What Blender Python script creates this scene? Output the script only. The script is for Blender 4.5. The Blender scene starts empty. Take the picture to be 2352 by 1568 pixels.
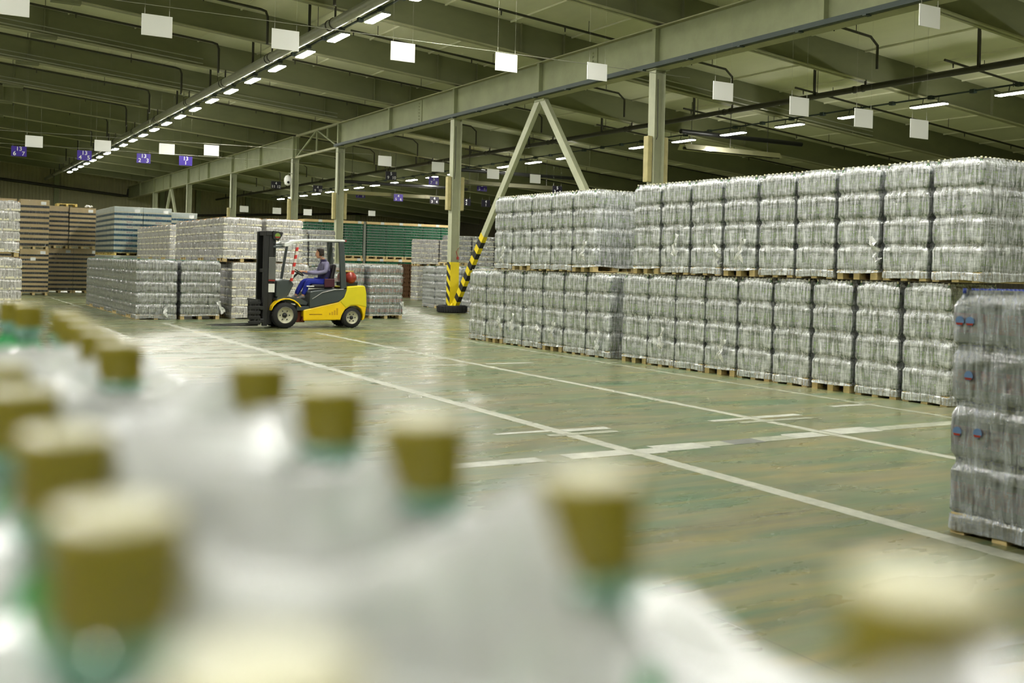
import bpy, math, random
from mathutils import Matrix, Vector
C = bpy.context.scene.collection
SC = bpy.context.scene
PI = math.pi
random.seed(4)

# ------------------------------------------------------------------ camera, light set-up, exposure
FPX, ROLL, YAW = 2410.0, 0.0245, math.atan2(1386.4, 2410.0)
camd = bpy.data.cameras.new('camera')
cam = bpy.data.objects.new('camera', camd); C.objects.link(cam)
camd.sensor_width = 36.0; camd.lens = FPX / 2352 * 36.0
camd.shift_y = -170.0 / 2352
camd.clip_start = 0.02; camd.clip_end = 400
camd.dof.use_dof = True; camd.dof.focus_distance = 20.0; camd.dof.aperture_fstop = 2.6
_F = Vector((math.sin(YAW), math.cos(YAW), 0)); _R = Vector((math.cos(YAW), -math.sin(YAW), 0)); _Z = Vector((0, 0, 1))
_cx = _R * math.cos(ROLL) + _Z * math.sin(ROLL); _cy = -_R * math.sin(ROLL) + _Z * math.cos(ROLL)
cam.matrix_world = Matrix(((_cx.x, _cy.x, -_F.x, 0), (_cx.y, _cy.y, -_F.y, 0), (_cx.z, _cy.z, -_F.z, 1.8), (0, 0, 0, 1)))
SC.camera = cam
w = bpy.data.worlds.new('world'); SC.world = w; w.use_nodes = True
w.node_tree.nodes['Background'].inputs[0].default_value = (0.02, 0.022, 0.018, 1)
w.node_tree.nodes['Background'].inputs[1].default_value = 0.3
LAMP = 62.0
SC.view_settings.view_transform = 'Standard'; SC.view_settings.look = 'None'
SC.view_settings.exposure = 1.9; SC.view_settings.gamma = 1.0; SC.view_settings.use_curve_mapping = False
cy = SC.cycles
cy.use_denoising = True; cy.use_adaptive_sampling = True; cy.adaptive_threshold = 0.06
cy.max_bounces = 5; cy.diffuse_bounces = 2; cy.glossy_bounces = 2; cy.transmission_bounces = 3; cy.transparent_max_bounces = 9
cy.caustics_reflective = False; cy.caustics_refractive = False; cy.sample_clamp_indirect = 6.0

# ------------------------------------------------------------------ mesh helpers
class MB:
    def __init__(s): s.v = []; s.f = []; s.m = []; s.s = []
    def add(s, vs, fs, m=0, smooth=False):
        o = len(s.v); s.v += [tuple(p) for p in vs]
        for f in fs: s.f.append(tuple(o + i for i in f)); s.m.append(m); s.s.append(smooth)
        return s
    def box(s, x0, x1, y0, y1, z0, z1, m=0):
        v = [(x, y, z) for z in (z0, z1) for y in (y0, y1) for x in (x0, x1)]
        return s.add(v, [(0, 2, 3, 1), (4, 5, 7, 6), (0, 1, 5, 4), (2, 6, 7, 3), (0, 4, 6, 2), (1, 3, 7, 5)], m)
    def bar(s, p, q, wd, ht, m=0, up=(0, 0, 1)):
        p, q = Vector(p), Vector(q); d = (q - p).normalized(); u = Vector(up)
        if abs(d.dot(u)) > .95: u = Vector((1, 0, 0))
        a = d.cross(u).normalized(); b = a.cross(d).normalized(); vs = []
        for e in (p, q):
            for i, j in ((-1, -1), (1, -1), (1, 1), (-1, 1)): vs.append(e + a * i * wd / 2 + b * j * ht / 2)
        return s.add(vs, [(0, 1, 2, 3), (7, 6, 5, 4), (0, 4, 5, 1), (1, 5, 6, 2), (2, 6, 7, 3), (3, 7, 4, 0)], m)
    def tube(s, pts, r, n=8, m=0, caps=True, smooth=True):
        pts = [Vector(p) for p in pts]; rs = r if isinstance(r, (list, tuple)) else [r] * len(pts); vs = []; fs = []
        for i, p in enumerate(pts):
            d = (pts[min(i + 1, len(pts) - 1)] - pts[max(i - 1, 0)]).normalized()
            u = Vector((0, 0, 1)) if abs(d.z) < .9 else Vector((1, 0, 0))
            a = d.cross(u).normalized(); b = a.cross(d).normalized()
            for k in range(n): t = 2 * PI * k / n; vs.append(p + (a * math.cos(t) + b * math.sin(t)) * rs[i])
        for i in range(len(pts) - 1):
            for k in range(n): fs.append((i * n + k, i * n + (k + 1) % n, (i + 1) * n + (k + 1) % n, (i + 1) * n + k))
        s.add(vs, fs, m, smooth)
        if caps: s.add(vs[:n], [tuple(range(n))[::-1]], m); s.add(vs[-n:], [tuple(range(n))], m)
        return s
    def lathe(s, prof, n=16, c=(0, 0, 0), axis='z', ms=None, m=0, smooth=True, caps=True):
        def pt(r, h, t):
            a, b = r * math.cos(t), r * math.sin(t)
            q = {'z': (a, b, h), 'y': (a, h, -b), 'x': (h, a, b)}[axis]
            return (q[0] + c[0], q[1] + c[1], q[2] + c[2])
        o = len(s.v)
        for r, h in prof:
            for k in range(n): s.v.append(pt(r, h, 2 * PI * k / n))
        for i in range(len(prof) - 1):
            for k in range(n):
                s.f.append((o + i * n + k, o + i * n + (k + 1) % n, o + (i + 1) * n + (k + 1) % n, o + (i + 1) * n + k))
                s.m.append(ms[i] if ms else m); s.s.append(smooth)
        for i, fl in ((0, True), (len(prof) - 1, False)):
            if caps and prof[i][0] > 1e-5:
                r_ = [o + i * n + k for k in range(n)]
                s.f.append(tuple(r_[::-1] if fl else r_)); s.m.append(ms[min(i, len(ms) - 1)] if ms else m); s.s.append(False)
        return s
    def prism(s, poly, a, b, axis='y', m=0):
        n = len(poly)
        def pt(p, h): return {'y': (p[0], h, p[1]), 'x': (h, p[0], p[1]), 'z': (p[0], p[1], h)}[axis]
        vs = [pt(p, a) for p in poly] + [pt(p, b) for p in poly]
        ar = sum(poly[i][0] * poly[(i + 1) % n][1] - poly[(i + 1) % n][0] * poly[i][1] for i in range(n))
        f = [tuple(range(n)), tuple(range(2 * n - 1, n - 1, -1))] + [(i, i + n, (i + 1) % n + n, (i + 1) % n) for i in range(n)]
        flip = (ar < 0) != (axis == 'y')
        if not flip: f = [tuple(reversed(q)) for q in f]
        return s.add(vs, f, m)
    def mesh(s, name, mats):
        me = bpy.data.meshes.new(name); me.from_pydata(s.v, [], s.f)
        for q in (mats if isinstance(mats, (list, tuple)) else [mats]): me.materials.append(q)
        me.polygons.foreach_set('material_index', s.m); me.polygons.foreach_set('use_smooth', s.s)
        me.update(); return me

def obj(name, mb, mats, parent=None, loc=None, bevel=0, rotz=0):
    me = mb if isinstance(mb, bpy.types.Mesh) else mb.mesh(name, mats)
    o = bpy.data.objects.new(name, me); C.objects.link(o)
    if parent is not None: o.parent = parent
    if loc is not None: o.location = loc
    if rotz: o.rotation_euler = (0, 0, rotz)
    if bevel:
        b = o.modifiers.new('bevel', 'BEVEL'); b.width = bevel; b.segments = 2; b.limit_method = 'ANGLE'
    return o
def tag(o, label, cat, group=None):
    o['label'] = label; o['category'] = cat
    if group: o['group'] = group
    return o
def thing(name, label, cat, loc=(0, 0, 0), rotz=0, group=None):
    o = bpy.data.objects.new(name, None); C.objects.link(o); o.empty_display_size = .2
    o.location = loc; o.rotation_euler = (0, 0, rotz)
    return tag(o, label, cat, group)
def struct(name, mb, mats, **k):
    o = obj(name, mb, mats, **k); o['kind'] = 'structure'; return o
ORD = ['nearest', 'second', 'third', 'fourth', 'fifth', 'sixth', 'seventh', 'eighth', 'ninth', 'tenth', 'eleventh', 'twelfth', 'thirteenth', 'fourteenth', 'fifteenth', 'sixteenth', 'seventeenth', 'eighteenth', 'nineteenth', 'twentieth', 'twenty-first', 'twenty-second', 'twenty-third', 'twenty-fourth', 'twenty-fifth', 'twenty-sixth', 'twenty-seventh', 'twenty-eighth', 'twenty-ninth', 'thirtieth', 'thirty-first', 'thirty-second']
FIRST = ['first'] + ORD[1:]

CACHE = {}
def cm(key, fn):
    if key not in CACHE: CACHE[key] = fn()
    return CACHE[key]

# ------------------------------------------------------------------ materials
def rgb(r, g, b):
    f = lambda c: (c / 255 / 12.92) if c / 255 <= .04045 else ((c / 255 + .055) / 1.055) ** 2.4
    return (f(r), f(g), f(b), 1)
def mat(name, col, rough=.5, metal=0.0, var=0.0, scale=3.0, stretch=(1, 1, 1), emis=0.0, col2=None, bump=0.0, spec=.5, coat=0.0):
    m = bpy.data.materials.new(name); m.use_nodes = True; nt = m.node_tree; b = nt.nodes['Principled BSDF']
    b.inputs['Base Color'].default_value = col; b.inputs['Roughness'].default_value = rough; b.inputs['Metallic'].default_value = metal
    b.inputs['Specular IOR Level'].default_value = spec; b.inputs['Coat Weight'].default_value = coat
    if emis: b.inputs['Emission Color'].default_value = col; b.inputs['Emission Strength'].default_value = emis
    if var or col2 or bump:
        tc = nt.nodes.new('ShaderNodeTexCoord'); mp = nt.nodes.new('ShaderNodeMapping'); mp.inputs['Scale'].default_value = stretch
        n = nt.nodes.new('ShaderNodeTexNoise'); n.inputs['Scale'].default_value = scale; n.inputs['Detail'].default_value = 5; n.inputs['Roughness'].default_value = .65
        nt.links.new(tc.outputs['Object'], mp.inputs[0]); nt.links.new(mp.outputs[0], n.inputs['Vector'])
        if var or col2:
            r = nt.nodes.new('ShaderNodeValToRGB'); r.color_ramp.elements[0].position = .3; r.color_ramp.elements[1].position = .7
            r.color_ramp.elements[0].color = col2 or tuple(c * (1 - var) for c in col[:3]) + (1,)
            r.color_ramp.elements[1].color = col if col2 else tuple(min(1, c * (1 + var)) for c in col[:3]) + (1,)
            nt.links.new(n.outputs[0], r.inputs[0]); nt.links.new(r.outputs[0], b.inputs['Base Color'])
        if bump:
            bp = nt.nodes.new('ShaderNodeBump'); bp.inputs['Strength'].default_value = bump; bp.inputs['Distance'].default_value = .02
            nt.links.new(n.outputs[0], bp.inputs['Height']); nt.links.new(bp.outputs[0], b.inputs['Normal'])
    return m

def floor_mat():
    m = bpy.data.materials.new('worn_green_floor_paint'); m.use_nodes = True; nt = m.node_tree; N = nt.nodes; L = nt.links; b = N['Principled BSDF']
    tc = N.new('ShaderNodeTexCoord')
    def noise(sc, st, det=6, ro=.6, dist=0):
        mp = N.new('ShaderNodeMapping'); mp.inputs['Scale'].default_value = st; L.new(tc.outputs['Object'], mp.inputs[0])
        n = N.new('ShaderNodeTexNoise'); n.inputs['Scale'].default_value = sc; n.inputs['Detail'].default_value = det
        n.inputs['Roughness'].default_value = ro; n.inputs['Distortion'].default_value = dist; L.new(mp.outputs[0], n.inputs['Vector']); return n
    def ramp(src, stops):
        r = N.new('ShaderNodeValToRGB'); e = r.color_ramp.elements
        while len(e) < len(stops): e.new(.5)
        for k, (p, c) in enumerate(stops): e[k].position = p; e[k].color = c
        L.new(src.outputs[0], r.inputs[0]); return r
    def mix(a, bb, fac):
        x = N.new('ShaderNodeMix'); x.data_type = 'RGBA'; L.new(fac, x.inputs[0]); L.new(a, x.inputs[6]); L.new(bb, x.inputs[7]); return x.outputs[2]
    g = ramp(noise(1.0, (.5, 1.2, 1), 3, .5), [(.3, rgb(60, 102, 70)), (.55, rgb(86, 114, 82)), (.75, rgb(110, 118, 94))])
    wear = ramp(noise(1.5, (.42, 1.5, 1), 4, .5, .3), [(.34, (.1, .1, .1, 1)), (.66, (.8, .8, .8, 1))])
    be = ramp(noise(2.2, (.5, 1.3, 1), 3, .5), [(.3, rgb(104, 98, 74)), (.7, rgb(136, 126, 90))])
    c1 = mix(g.outputs[0], be.outputs[0], wear.outputs[0])
    yl = ramp(noise(2.6, (.3, 2.2, 1), 5, .55), [(.46, (0, 0, 0, 1)), (.7, (.6, .6, .6, 1))])
    ye = N.new('ShaderNodeRGB'); ye.outputs[0].default_value = rgb(150, 134, 74)
    c2 = mix(c1, ye.outputs[0], yl.outputs[0])
    br = N.new('ShaderNodeTexBrick'); br.offset = 0; br.inputs['Scale'].default_value = 1; br.inputs['Mortar Size'].default_value = .004
    br.inputs['Brick Width'].default_value = 5; br.inputs['Row Height'].default_value = 5
    br.inputs['Color1'].default_value = (0, 0, 0, 1); br.inputs['Color2'].default_value = (0, 0, 0, 1); br.inputs['Mortar'].default_value = (.7, .7, .7, 1)
    mp = N.new('ShaderNodeMapping'); mp.inputs['Location'].default_value = (1.3, 4.2, 0); L.new(tc.outputs['Object'], mp.inputs[0]); L.new(mp.outputs[0], br.inputs['Vector'])
    dk = N.new('ShaderNodeRGB'); dk.outputs[0].default_value = rgb(62, 62, 50)
    c3 = mix(c2, dk.outputs[0], br.outputs['Color'])
    L.new(c3, b.inputs['Base Color'])
    rr = ramp(noise(1.6, (.5, 1.3, 1), 4, .5), [(.3, (.22, .22, .22, 1)), (.7, (.36, .36, .36, 1))]); L.new(rr.outputs[0], b.inputs['Roughness'])
    b.inputs['Specular IOR Level'].default_value = .6
    return m

def film_mat(name, col, lo, hi, gloss=.2, sc=7.0, rough=.16, bump=.45):
    m = bpy.data.materials.new(name); m.use_nodes = True; nt = m.node_tree; N = nt.nodes; L = nt.links
    N.remove(N['Principled BSDF']); out = N['Material Output']
    tc = N.new('ShaderNodeTexCoord')
    def noise(s, st, det, ro):
        mp = N.new('ShaderNodeMapping'); mp.inputs['Scale'].default_value = st; L.new(tc.outputs['Object'], mp.inputs[0])
        n = N.new('ShaderNodeTexNoise'); n.inputs['Scale'].default_value = s; n.inputs['Detail'].default_value = det; n.inputs['Roughness'].default_value = ro
        n.inputs['Distortion'].default_value = .7
        L.new(mp.outputs[0], n.inputs['Vector']); return n
    n1 = noise(sc, (2.6, 2.6, .45), 6, .7); n2 = noise(sc * .8, (1, 1, 3.2), 5, .7); n3 = noise(30, (1, 1, .09), 3, .6); n4 = noise(6, (.5, .5, 5), 3, .6)
    def add(a, b):
        q = N.new('ShaderNodeMath'); q.operation = 'ADD'; L.new(a, q.inputs[0]); L.new(b, q.inputs[1]); return q
    def wt(n, k):
        q = N.new('ShaderNodeMath'); q.operation = 'MULTIPLY'; q.inputs[1].default_value = k; L.new(n.outputs[0], q.inputs[0]); return q.outputs[0]
    ad = add(add(wt(n1, .8), wt(n2, .6)).outputs[0], add(wt(n3, 1.9), wt(n4, .6)).outputs[0])
    mr = N.new('ShaderNodeMapRange'); mr.inputs[1].default_value = 1.55; mr.inputs[2].default_value = 2.4; mr.inputs[3].default_value = lo; mr.inputs[4].default_value = hi
    L.new(ad.outputs[0], mr.inputs[0])
    bp = N.new('ShaderNodeBump'); bp.inputs['Strength'].default_value = bump; bp.inputs['Distance'].default_value = .02; L.new(ad.outputs[0], bp.inputs['Height'])
    tr = N.new('ShaderNodeBsdfTransparent'); df = N.new('ShaderNodeBsdfDiffuse'); df.inputs[0].default_value = col; L.new(bp.outputs[0], df.inputs['Normal'])
    gl = N.new('ShaderNodeBsdfGlossy'); gl.inputs['Roughness'].default_value = rough; gl.inputs[0].default_value = (.95, .97, 1, 1); L.new(bp.outputs[0], gl.inputs['Normal'])
    m1 = N.new('ShaderNodeMixShader'); L.new(mr.outputs[0], m1.inputs[0]); L.new(tr.outputs[0], m1.inputs[1]); L.new(df.outputs[0], m1.inputs[2])
    fr = N.new('ShaderNodeFresnel'); fr.inputs[0].default_value = 1.5; L.new(bp.outputs[0], fr.inputs['Normal'])
    ma = N.new('ShaderNodeMath'); ma.operation = 'MULTIPLY_ADD'; ma.inputs[1].default_value = .8; ma.inputs[2].default_value = gloss * .5; ma.use_clamp = True; L.new(fr.outputs[0], ma.inputs[0])
    m2 = N.new('ShaderNodeMixShader'); L.new(ma.outputs[0], m2.inputs[0]); L.new(m1.outputs[0], m2.inputs[1]); L.new(gl.outputs[0], m2.inputs[2])
    L.new(m2.outputs[0], out.inputs[0]); return m

def stripe_mat(name, ca, cb, period, axis_vec):
    m = bpy.data.materials.new(name); m.use_nodes = True; nt = m.node_tree; N = nt.nodes; L = nt.links; b = N['Principled BSDF']
    tc = N.new('ShaderNodeTexCoord'); dp = N.new('ShaderNodeVectorMath'); dp.operation = 'DOT_PRODUCT'; dp.inputs[1].default_value = axis_vec
    L.new(tc.outputs['Object'], dp.inputs[0])
    md = N.new('ShaderNodeMath'); md.operation = 'FLOORED_MODULO'; md.inputs[1].default_value = period; L.new(dp.outputs['Value'], md.inputs[0])
    gt = N.new('ShaderNodeMath'); gt.operation = 'GREATER_THAN'; gt.inputs[1].default_value = period / 2; L.new(md.outputs[0], gt.inputs[0])
    mx = N.new('ShaderNodeMix'); mx.data_type = 'RGBA'; L.new(gt.outputs[0], mx.inputs[0]); mx.inputs[6].default_value = ca; mx.inputs[7].default_value = cb
    L.new(mx.outputs[2], b.inputs['Base Color']); b.inputs['Roughness'].default_value = .45; return m

M = {}
M['floor'] = floor_mat()
M['paint'] = mat('worn_white_line_paint', rgb(162, 164, 148), .5, var=.2, scale=9)
M['paint_pale'] = mat('rubbed_white_line_paint', rgb(150, 153, 134), .45, var=.3, scale=7)
M['paint_yellow'] = mat('yellow_line_paint', rgb(176, 160, 60), .5, var=.25, scale=8)
M['concrete'] = mat('bare_concrete_patch', rgb(172, 174, 162), .5, var=.25, scale=5)
M['concrete_dark'] = mat('dark_floor_patch', rgb(104, 106, 100), .5, var=.25, scale=5)
M['roof'] = mat('olive_roof_deck', rgb(228, 228, 198), .85, var=.07, scale=.6, stretch=(1, .25, 1))
M['joist'] = mat('olive_painted_beam', rgb(128, 131, 98), .7, var=.12, scale=1.2, stretch=(.4, 1, 1))
M['flange'] = mat('pale_beam_flange', rgb(176, 176, 140), .6, var=.1, scale=2)
M['girder'] = mat('grey_green_girder_paint', rgb(150, 156, 118), .6, var=.14, scale=1.1)
M['column'] = mat('grey_green_column_paint', rgb(178, 182, 152), .5, var=.1, scale=2)
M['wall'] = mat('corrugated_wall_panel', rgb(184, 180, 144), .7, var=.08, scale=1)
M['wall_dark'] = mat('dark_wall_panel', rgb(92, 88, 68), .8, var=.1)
M['pipe'] = mat('galvanised_pipe', rgb(166, 168, 150), .45, .35, var=.08)
M['pipe_dark'] = mat('dark_steel_pipe', rgb(62, 60, 48), .5, .2)
M['black'] = mat('black_rubber', rgb(24, 24, 25), .7)
M['blackp'] = mat('black_painted_steel', rgb(26, 27, 27), .45, var=.15, scale=6)
M['tyre'] = mat('old_tyre_rubber', rgb(30, 31, 31), .75, var=.2, scale=12, bump=.3)
M['tray'] = mat('cable_tray_steel', rgb(54, 66, 60), .5, .2)
M['sign_white'] = mat('white_sign_board', rgb(250, 251, 247), .5)
M['sign_blue'] = mat('violet_blue_sign_board', rgb(58, 32, 150), .4)
M['sign_black'] = mat('black_sign_board', rgb(18, 16, 28), .45)
M['num'] = mat('white_lettering', rgb(240, 240, 240), .5)
M['wire'] = mat('steel_wire', rgb(150, 150, 135), .5, .3)
M['lamp'] = mat('lit_lamp_diffuser', (1.0, .98, .90, 1), .5, emis=LAMP)
M['lamp_case'] = mat('lamp_housing', rgb(120, 124, 110), .5)
M['wood'] = mat('pale_pallet_wood', rgb(206, 184, 130), .75, var=.18, scale=5, stretch=(1, 1, 4))
M['wood_old'] = mat('dark_old_pallet_wood', rgb(96, 70, 36), .8, var=.3, scale=5)
M['wood_yel'] = mat('yellow_pallet_wood', rgb(214, 190, 110), .75, var=.15, scale=5)
M['crate'] = mat('dark_brown_crate', rgb(86, 56, 26), .6, var=.25, scale=6)
M['film'] = film_mat('clear_stretch_film', rgb(250, 255, 254), .0, .88, gloss=.38, sc=11, rough=.18)
M['film_left'] = film_mat('wrinkled_stretch_film', rgb(232, 236, 232), .0, .55, gloss=.36, sc=9, rough=.2)
M['film_white'] = film_mat('milky_stretch_film', rgb(248, 246, 242), .15, .85, gloss=.3, sc=9)
M['film_blue'] = film_mat('blue_stretch_film', rgb(90, 205, 228), .0, .1, gloss=.08, sc=4)
M['film_thin'] = film_mat('thin_stretch_film', rgb(220, 222, 215), .0, .05, gloss=.06, sc=5)
M['film_near'] = film_mat('grey_blue_stretch_film', rgb(214, 222, 230), .02, .6, gloss=.36, sc=9)
M['film_tail'] = film_mat('crumpled_film_tail', rgb(250, 252, 250), .6, 1.0, sc=14)
M['film_top'] = film_mat('foreground_shrink_film', rgb(250, 253, 253), .42, .84, gloss=.24, sc=9, rough=.26, bump=.1)
M['pet'] = mat('clear_green_bottle', rgb(98, 126, 100), .16, var=.2, scale=9, spec=.8)
M['pet_grey'] = mat('clear_grey_bottle', rgb(96, 102, 98), .16, var=.25, scale=9, spec=.8)
M['pet_dark'] = mat('dark_bottle', rgb(46, 44, 40), .2, var=.3, scale=9, spec=.8)
M['pet_blue'] = mat('grey_blue_bottle', rgb(104, 116, 126), .18, var=.25, scale=9, spec=.8)
M['pet_milk'] = mat('pale_bottle', rgb(214, 206, 196), .3, var=.12, scale=9)
M['glass_green'] = mat('green_glass_bottle', rgb(22, 104, 68), .14, var=.3, scale=6, spec=.9)
M['lab_green'] = mat('green_bottle_label', rgb(122, 164, 84), .5, var=.35, scale=16)
M['lab_pale'] = mat('pale_bottle_label', rgb(196, 200, 186), .5, var=.25, scale=16)
M['lab_dark'] = mat('dark_bottle_label', rgb(50, 48, 60), .5, col2=rgb(150, 140, 132), scale=22)
M['lab_red'] = mat('red_bottle_label', rgb(196, 96, 84), .5, col2=rgb(96, 40, 40), scale=18)
M['lab_blue'] = mat('blue_bottle_label', rgb(70, 92, 140), .5, col2=rgb(160, 84, 84), scale=14)
M['cap_cream'] = mat('cream_cap', rgb(190, 186, 150), .4)
M['cap_green'] = mat('green_cap', rgb(60, 128, 90), .4)
M['cap_orange'] = mat('orange_cap', rgb(216, 160, 92), .4)
M['cap_blue'] = mat('blue_cap', rgb(40, 62, 150), .4)
M['cap_olive'] = mat('olive_yellow_cap', rgb(150, 140, 40), .35)
M['cap_face'] = mat('lamplit_cap_top', rgb(236, 234, 206), .35)  # lamp reflection on top of the olive caps, painted in as cream
M['card'] = mat('brown_cardboard', rgb(226, 200, 144), .8, var=.07, scale=4)
M['card_pale'] = mat('pale_cardboard', rgb(234, 230, 204), .8, var=.05, scale=4)
M['card_white'] = mat('white_top_sheet', rgb(226, 232, 222), .7)
M['can'] = mat('dark_can', rgb(46, 50, 46), .3, var=.3, scale=20)
M['can_blue'] = mat('dark_blue_can', rgb(40, 84, 116), .3, var=.3, scale=20)
M['mark'] = mat('faded_red_print', rgb(186, 130, 130), .7)
M['paper'] = mat('white_paper_label', rgb(226, 228, 224), .7)
M['yellow'] = mat('yellow_machine_paint', rgb(246, 206, 8), .32, var=.05, coat=.3)
M['yellow2'] = mat('lime_yellow_counterweight_paint', rgb(226, 210, 30), .35, var=.05, coat=.3)
M['fgrey'] = mat('dark_grey_machine_panel', rgb(62, 70, 70), .4, var=.08)
M['steel'] = mat('bare_steel', rgb(150, 150, 146), .35, .7)
M['rim'] = mat('cream_wheel_rim', rgb(196, 194, 168), .45, var=.12, scale=8)
M['silver'] = mat('silver_roof_guard', rgb(236, 238, 236), .35, .0)
M['red'] = mat('red_lacquer', rgb(146, 50, 38), .35, var=.1)
M['rust'] = mat('red_brown_underframe', rgb(112, 44, 20), .5)
M['tape'] = stripe_mat('red_white_tape', rgb(214, 52, 44), rgb(214, 206, 196), .21, (0, 0, 1))
M['skin'] = mat('skin', rgb(206, 152, 120), .5)
M['hair'] = mat('dark_brown_hair', rgb(42, 32, 26), .7)
M['jacket'] = mat('grey_violet_jacket', rgb(124, 120, 150), .8, var=.1)
M['jacket_dark'] = mat('navy_jacket_panel', rgb(34, 28, 66), .8)
M['trouser'] = mat('bright_blue_trousers', rgb(22, 40, 150), .8, var=.12, scale=8)
M['shoe'] = mat('grey_work_shoe', rgb(96, 96, 96), .6)
M['seat'] = mat('black_vinyl_seat', rgb(30, 24, 28), .5)
M['seat_red'] = mat('maroon_seat_side', rgb(70, 20, 34), .6)
M['guard'] = mat('yellowed_plastic_cover', rgb(186, 176, 122), .5, var=.15, scale=3)
M['hz_yellow'] = mat('hazard_yellow_paint', rgb(232, 208, 20), .45, var=.06)
M['reflector'] = mat('polished_heater_reflector', rgb(200, 196, 170), .18, .9)
M['post_grey'] = mat('grey_corner_post', rgb(140, 146, 136), .7)

# ------------------------------------------------------------------ setting
XL, XR, YF, YB = -20.0, 50.0, -9.0, 107.0
SL = -0.087
def zc(x): return 9.79 + SL * (x - 18.3)         # underside of roof deck
def roof_end(x): return zc(x) - (.052 if min((x - XL - 1) % 2.4, 2.4 - (x - XL - 1) % 2.4) < .09 else .004)
def zj(x): return zc(x) - 1.0                     # underside of roof beams
JY = [-7.6, -1.3, 5.0, 11.3, 17.5, 23.8, 30.1, 36.4, 42.7, 49.0, 56.0, 62.3, 68.6, 74.9, 81.1, 87.4, 93.7, 100.0]
mb = MB(); mb.box(XL, XR, YF, YB, -.2, 0); struct('floor', mb, M['floor'])
mb = MB(); mb.add([(XL, YF, zc(XL)), (XR, YF, zc(XR)), (XR, YB, zc(XR)), (XL, YB, zc(XL)), (XL, YF, zc(XL) + .25), (XR, YF, zc(XR) + .25), (XR, YB, zc(XR) + .25), (XL, YB, zc(XL) + .25)],
       [(0, 1, 2, 3), (7, 6, 5, 4), (0, 4, 5, 1), (1, 5, 6, 2), (2, 6, 7, 3), (3, 7, 4, 0)])
y = YF + 1.2
while y < YB:                                     # pressed ribs across the deck run with the aisle
    y += 900
x = XL + 1.0
while x < XR - 1:
    mb.add([(x, YF, zc(x) + .01), (x + .05, YF, zc(x + .05) + .01), (x + .05, YF, zc(x + .05) - .05), (x, YF, zc(x) - .05), (x, YB, zc(x) + .01), (x + .05, YB, zc(x + .05) + .01), (x + .05, YB, zc(x + .05) - .05), (x, YB, zc(x) - .05)],
           [(3, 2, 6, 7), (0, 3, 7, 4), (2, 1, 5, 6)]); x += 2.4
struct('ceiling', mb, M['roof'])
def wall_ribbed(name, axis, c, a, b, h0f, m, flip):
    mb = MB(); vs = []; n = int((b - a) / .3)
    for k in range(n * 4 + 1):
        t = a + (b - a) * k / (n * 4); dpt = (0, 0, .06, .06)[k % 4] * flip
        z1 = h0f(t)
        for z in (0, z1): vs.append((t, c + dpt, z) if axis == 'x' else (c + dpt, t, z))
    mb.add(vs, [(2 * k, 2 * k + 1, 2 * k + 3, 2 * k + 2) for k in range(n * 4)])
    return struct(name, mb, m)
wall_ribbed('wall_back', 'x', YB, XL, XR, lambda t: zc(t), M['wall'], -1)
wall_ribbed('wall_front', 'x', YF, XL, XR, lambda t: zc(t), M['wall'], 1)
wall_ribbed('wall_left', 'y', XL, YF, YB, lambda t: zc(XL), M['wall'], 1)
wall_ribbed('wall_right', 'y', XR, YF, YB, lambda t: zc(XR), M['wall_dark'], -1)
for k, x in enumerate((-8, 2, 11.9, 21.5, 25.0, 30, 36, 42)):                # wind posts along the back wall
    mb = MB(); mb.box(x - .22, x + .22, YB - .4, YB - .08, 0, zc(x) - .05); struct('trim_%d' % (k + 1), mb, M['girder'])

for k, jy in enumerate(JY):                       # roof beams, deep I sections across the hall
    mb = MB()
    def sl(y0, y1, d0, d1, m):
        vs = [(x, yy, zc(x) - d) for x in (XL + .05, XR - .05) for d in (d1, d0) for yy in (y0, y1)]
        mb.add(vs, [(0, 1, 3, 2), (4, 6, 7, 5), (0, 4, 5, 1), (2, 3, 7, 6), (0, 2, 6, 4), (1, 5, 7, 3)], m)
    sl(jy - .04, jy + .04, .0, 1.0, 0); sl(jy - .14, jy + .14, .96, 1.0, 1)
    for x in (-10.5, 4.2 - k * .0, 17.4, 19.1, 33.0):
        mb.bar((x, jy - .09, zc(x)), (x, jy - .09, zj(x) + .04), .03, .12, 0, (0, 1, 0))
    mb.box(3.75, 4.65, jy - .16, jy + .16, zj(4.2) - .10, zj(4.2) - .0, 0)
    struct('roof_beam', mb, [M['joist'], M['flange']])

GX = 18.3
def girder(y0, y1):
    mb = MB(); z0, z1 = 7.52, 8.68
    mb.box(GX - .02, GX + .02, y0, y1, z0, z1, 0); mb.box(GX - .2, GX + .2, y0, y1, z1 - .035, z1, 1); mb.box(GX - .2, GX + .2, y0, y1, z0 - .035, z0, 1)
    for jy in JY:
        if y0 < jy < y1: mb.box(GX - .17, GX + .17, jy - .08, jy + .08, z0, z1, 0)
    for sp in (27.0, 39.75, 14.3, 65.6, 78.0, 90.5):
        if y0 < sp < y1:
            mb.box(GX - .05, GX + .05, sp - .22, sp + .22, z0 + .05, z1 - .05, 0)
            for i in range(7): mb.lathe([(.03, -.09), (.03, .09)], 6, (GX, sp, z0 + .2 + i * .13), 'x')
    return struct('girder_beam', mb, [M['girder'], M['flange']])
girder(YF + .1, 49.2); girder(55.8, YB - .5)
t = thing('lattice_truss', 'light lattice truss bridging the gap between the two girder lengths', 'truss', (GX, 52.5, 7.5)); t['kind'] = 'structure'
mb = MB(); mb.bar((0, -3.3, 1.2), (0, 3.3, 1.2), .12, .1); obj('top_chord', mb, M['flange'], t)
mb = MB(); mb.bar((0, -3.3, .03), (0, 3.3, .03), .12, .1); obj('bottom_chord', mb, M['flange'], t)
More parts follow.
